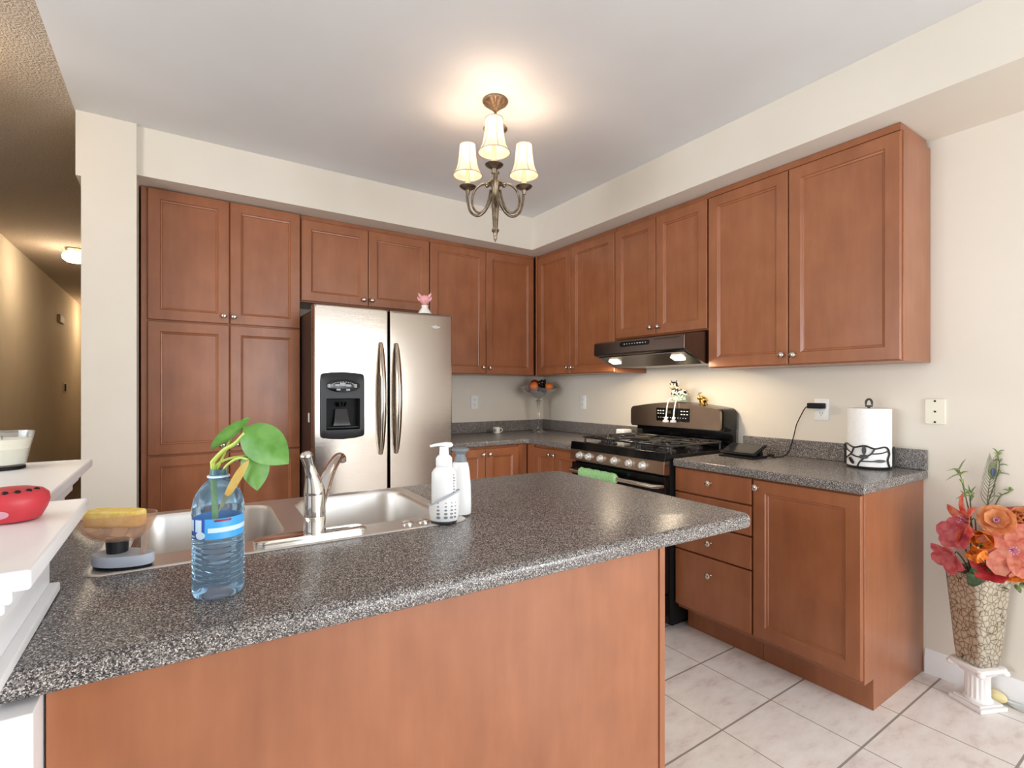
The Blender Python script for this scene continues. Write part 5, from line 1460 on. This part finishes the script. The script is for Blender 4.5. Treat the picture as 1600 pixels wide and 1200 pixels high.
def twig(label, pts, buds):
    p0 = Vector(pts[0])
    t = thing('twig', label, 'twig', FM @ p0, -YAW, 'green twigs above the bouquet')
    sp = spline([Vector(p) - p0 for p in pts], 6)
    b = B(); b.tube(sp, [0.0030 - 0.0016 * i / len(sp) for i in range(len(sp))], 7); obj('branch', b, 'twig', t, local=True)
    for fr, d, L_ in buds:
        q = sp[min(len(sp) - 1, int(fr * (len(sp) - 1)))]
        b = B(); dd = Vector(d).normalized() * L_
        b.tube(spline([q, q + dd * 0.5 + Vector((0, 0, 0.004)), q + dd], 4), [0.0028, 0.0030, 0.003, 0.0028, 0.0024, 0.0020, 0.0016, 0.001, 0.0004], 6); obj('sprig', b, 'bud' if L_ < 0.024 else 'sprig', t, local=True)


random.seed(21)
def buds(n, lo, hi): return [(random.uniform(lo, hi), (random.uniform(-1, 1), random.uniform(-0.5, 0.5), random.uniform(-0.2, 1)), random.uniform(0.018, 0.042)) for _ in range(n)]
twig('left green twig with forked tips rising above the bouquet', [(0.0, 0, 0.40), (-0.02, 0, 0.70), (-0.045, 0, 0.83), (-0.062, 0, 0.90), (-0.075, 0, 0.955)], buds(14, 0.55, 1.0) + [(1.0, (-1, 0, -0.15), 0.05), (0.95, (-1, 0, -0.5), 0.065), (1.0, (0.6, 0, 0.9), 0.05)])
twig('tall green twig curving up beside the peacock feather', [(0.02, 0.02, 0.40), (0.05, 0.02, 0.75), (0.085, 0.02, 0.88), (0.098, 0.01, 0.96), (0.092, 0.01, 1.02)], buds(10, 0.6, 1.0) + [(1.0, (-0.8, 0, 0.7), 0.03), (1.0, (0.9, 0, 0.4), 0.03)])
twig('right green twig bending outwards over the red callas', [(0.03, 0.02, 0.40), (0.07, 0.02, 0.72), (0.105, 0.02, 0.83), (0.125, 0.0, 0.86), (0.165, 0.0, 0.882)], buds(8, 0.5, 1.0))
twig('short leafy twig just above the peach bloom', [(0.0, 0.03, 0.40), (0.0, 0.03, 0.70), (-0.01, 0.02, 0.80), (-0.03, 0.0, 0.85), (-0.02, 0, 0.865)], buds(14, 0.6, 1.0))
t = thing('peacock_feather', 'peacock feather with dark blue eye standing in the bouquet', 'feather', FM @ Vector((0.03, 0.01, 0.42)), -YAW)
sp = spline([(0, 0, 0), (0.01, 0, 0.25), (0.022, 0, 0.42), (0.036, 0, 0.52), (0.046, 0, 0.58)], 8)
b = B(); b.tube(sp, [0.0025 - 0.002 * i / len(sp) for i in range(len(sp))], 6); obj('quill', b, 'twig', t, local=True)
b = B()
for k in range(26):
    i = int(len(sp) * (0.45 + 0.5 * k / 26)); q = sp[i]
    for s_ in (-1, 1):
        L_ = 0.055 * (1 - 0.5 * k / 26)
        b.tube(spline([q, q + Vector((s_ * L_ * 0.45, -0.003, L_ * 0.55)), q + Vector((s_ * L_ * 0.55, -0.002, L_ * 1.2))], 3), [0.0012, 0.0012, 0.0011, 0.001, 0.0008, 0.0006, 0.0003], 5)
obj('barbs', b, 'feather', t, local=True)
for nm, m, r, dy in (('eye_ring', 'feather', 0.026, 0.0), ('eye_spot', 'feather_eye', 0.013, -0.004)):
    b = B(); b.sph((0.037, -0.004 + dy, 0.528 - (0.006 if dy else 0)), r, (0.72, 0.10, 1.35), 18, 10); obj(nm, b, m, t, local=True)

# ornaments on the floor behind the column
b = B(); b.sph((-0.045, -3.105, 0.026), 0.026, (0.7, 1.7, 1.0), 20, 12); obj('seashell', b, 'shell_yellow', loc=(-0.045, -3.105, 0), label='pale yellow shell-like ornament on the floor behind the column', cat='ornament')
b = B(); b.rings([[(-0.036 + 0.016 * k * cos(a), -3.215 + 0.075 * k * sin(a), z) for a in [2 * pi * i / 32 for i in range(32)]] for k, z in ((0.6, 0.0), (0.85, 0.006), (1.0, 0.020), (0.95, 0.020), (0.8, 0.010), (0.5, 0.005))]); obj('floor_dish', b, 'palegrey', loc=(-0.036, -3.215, 0), label='shallow pale grey dish on the floor against the baseboard', cat='dish')
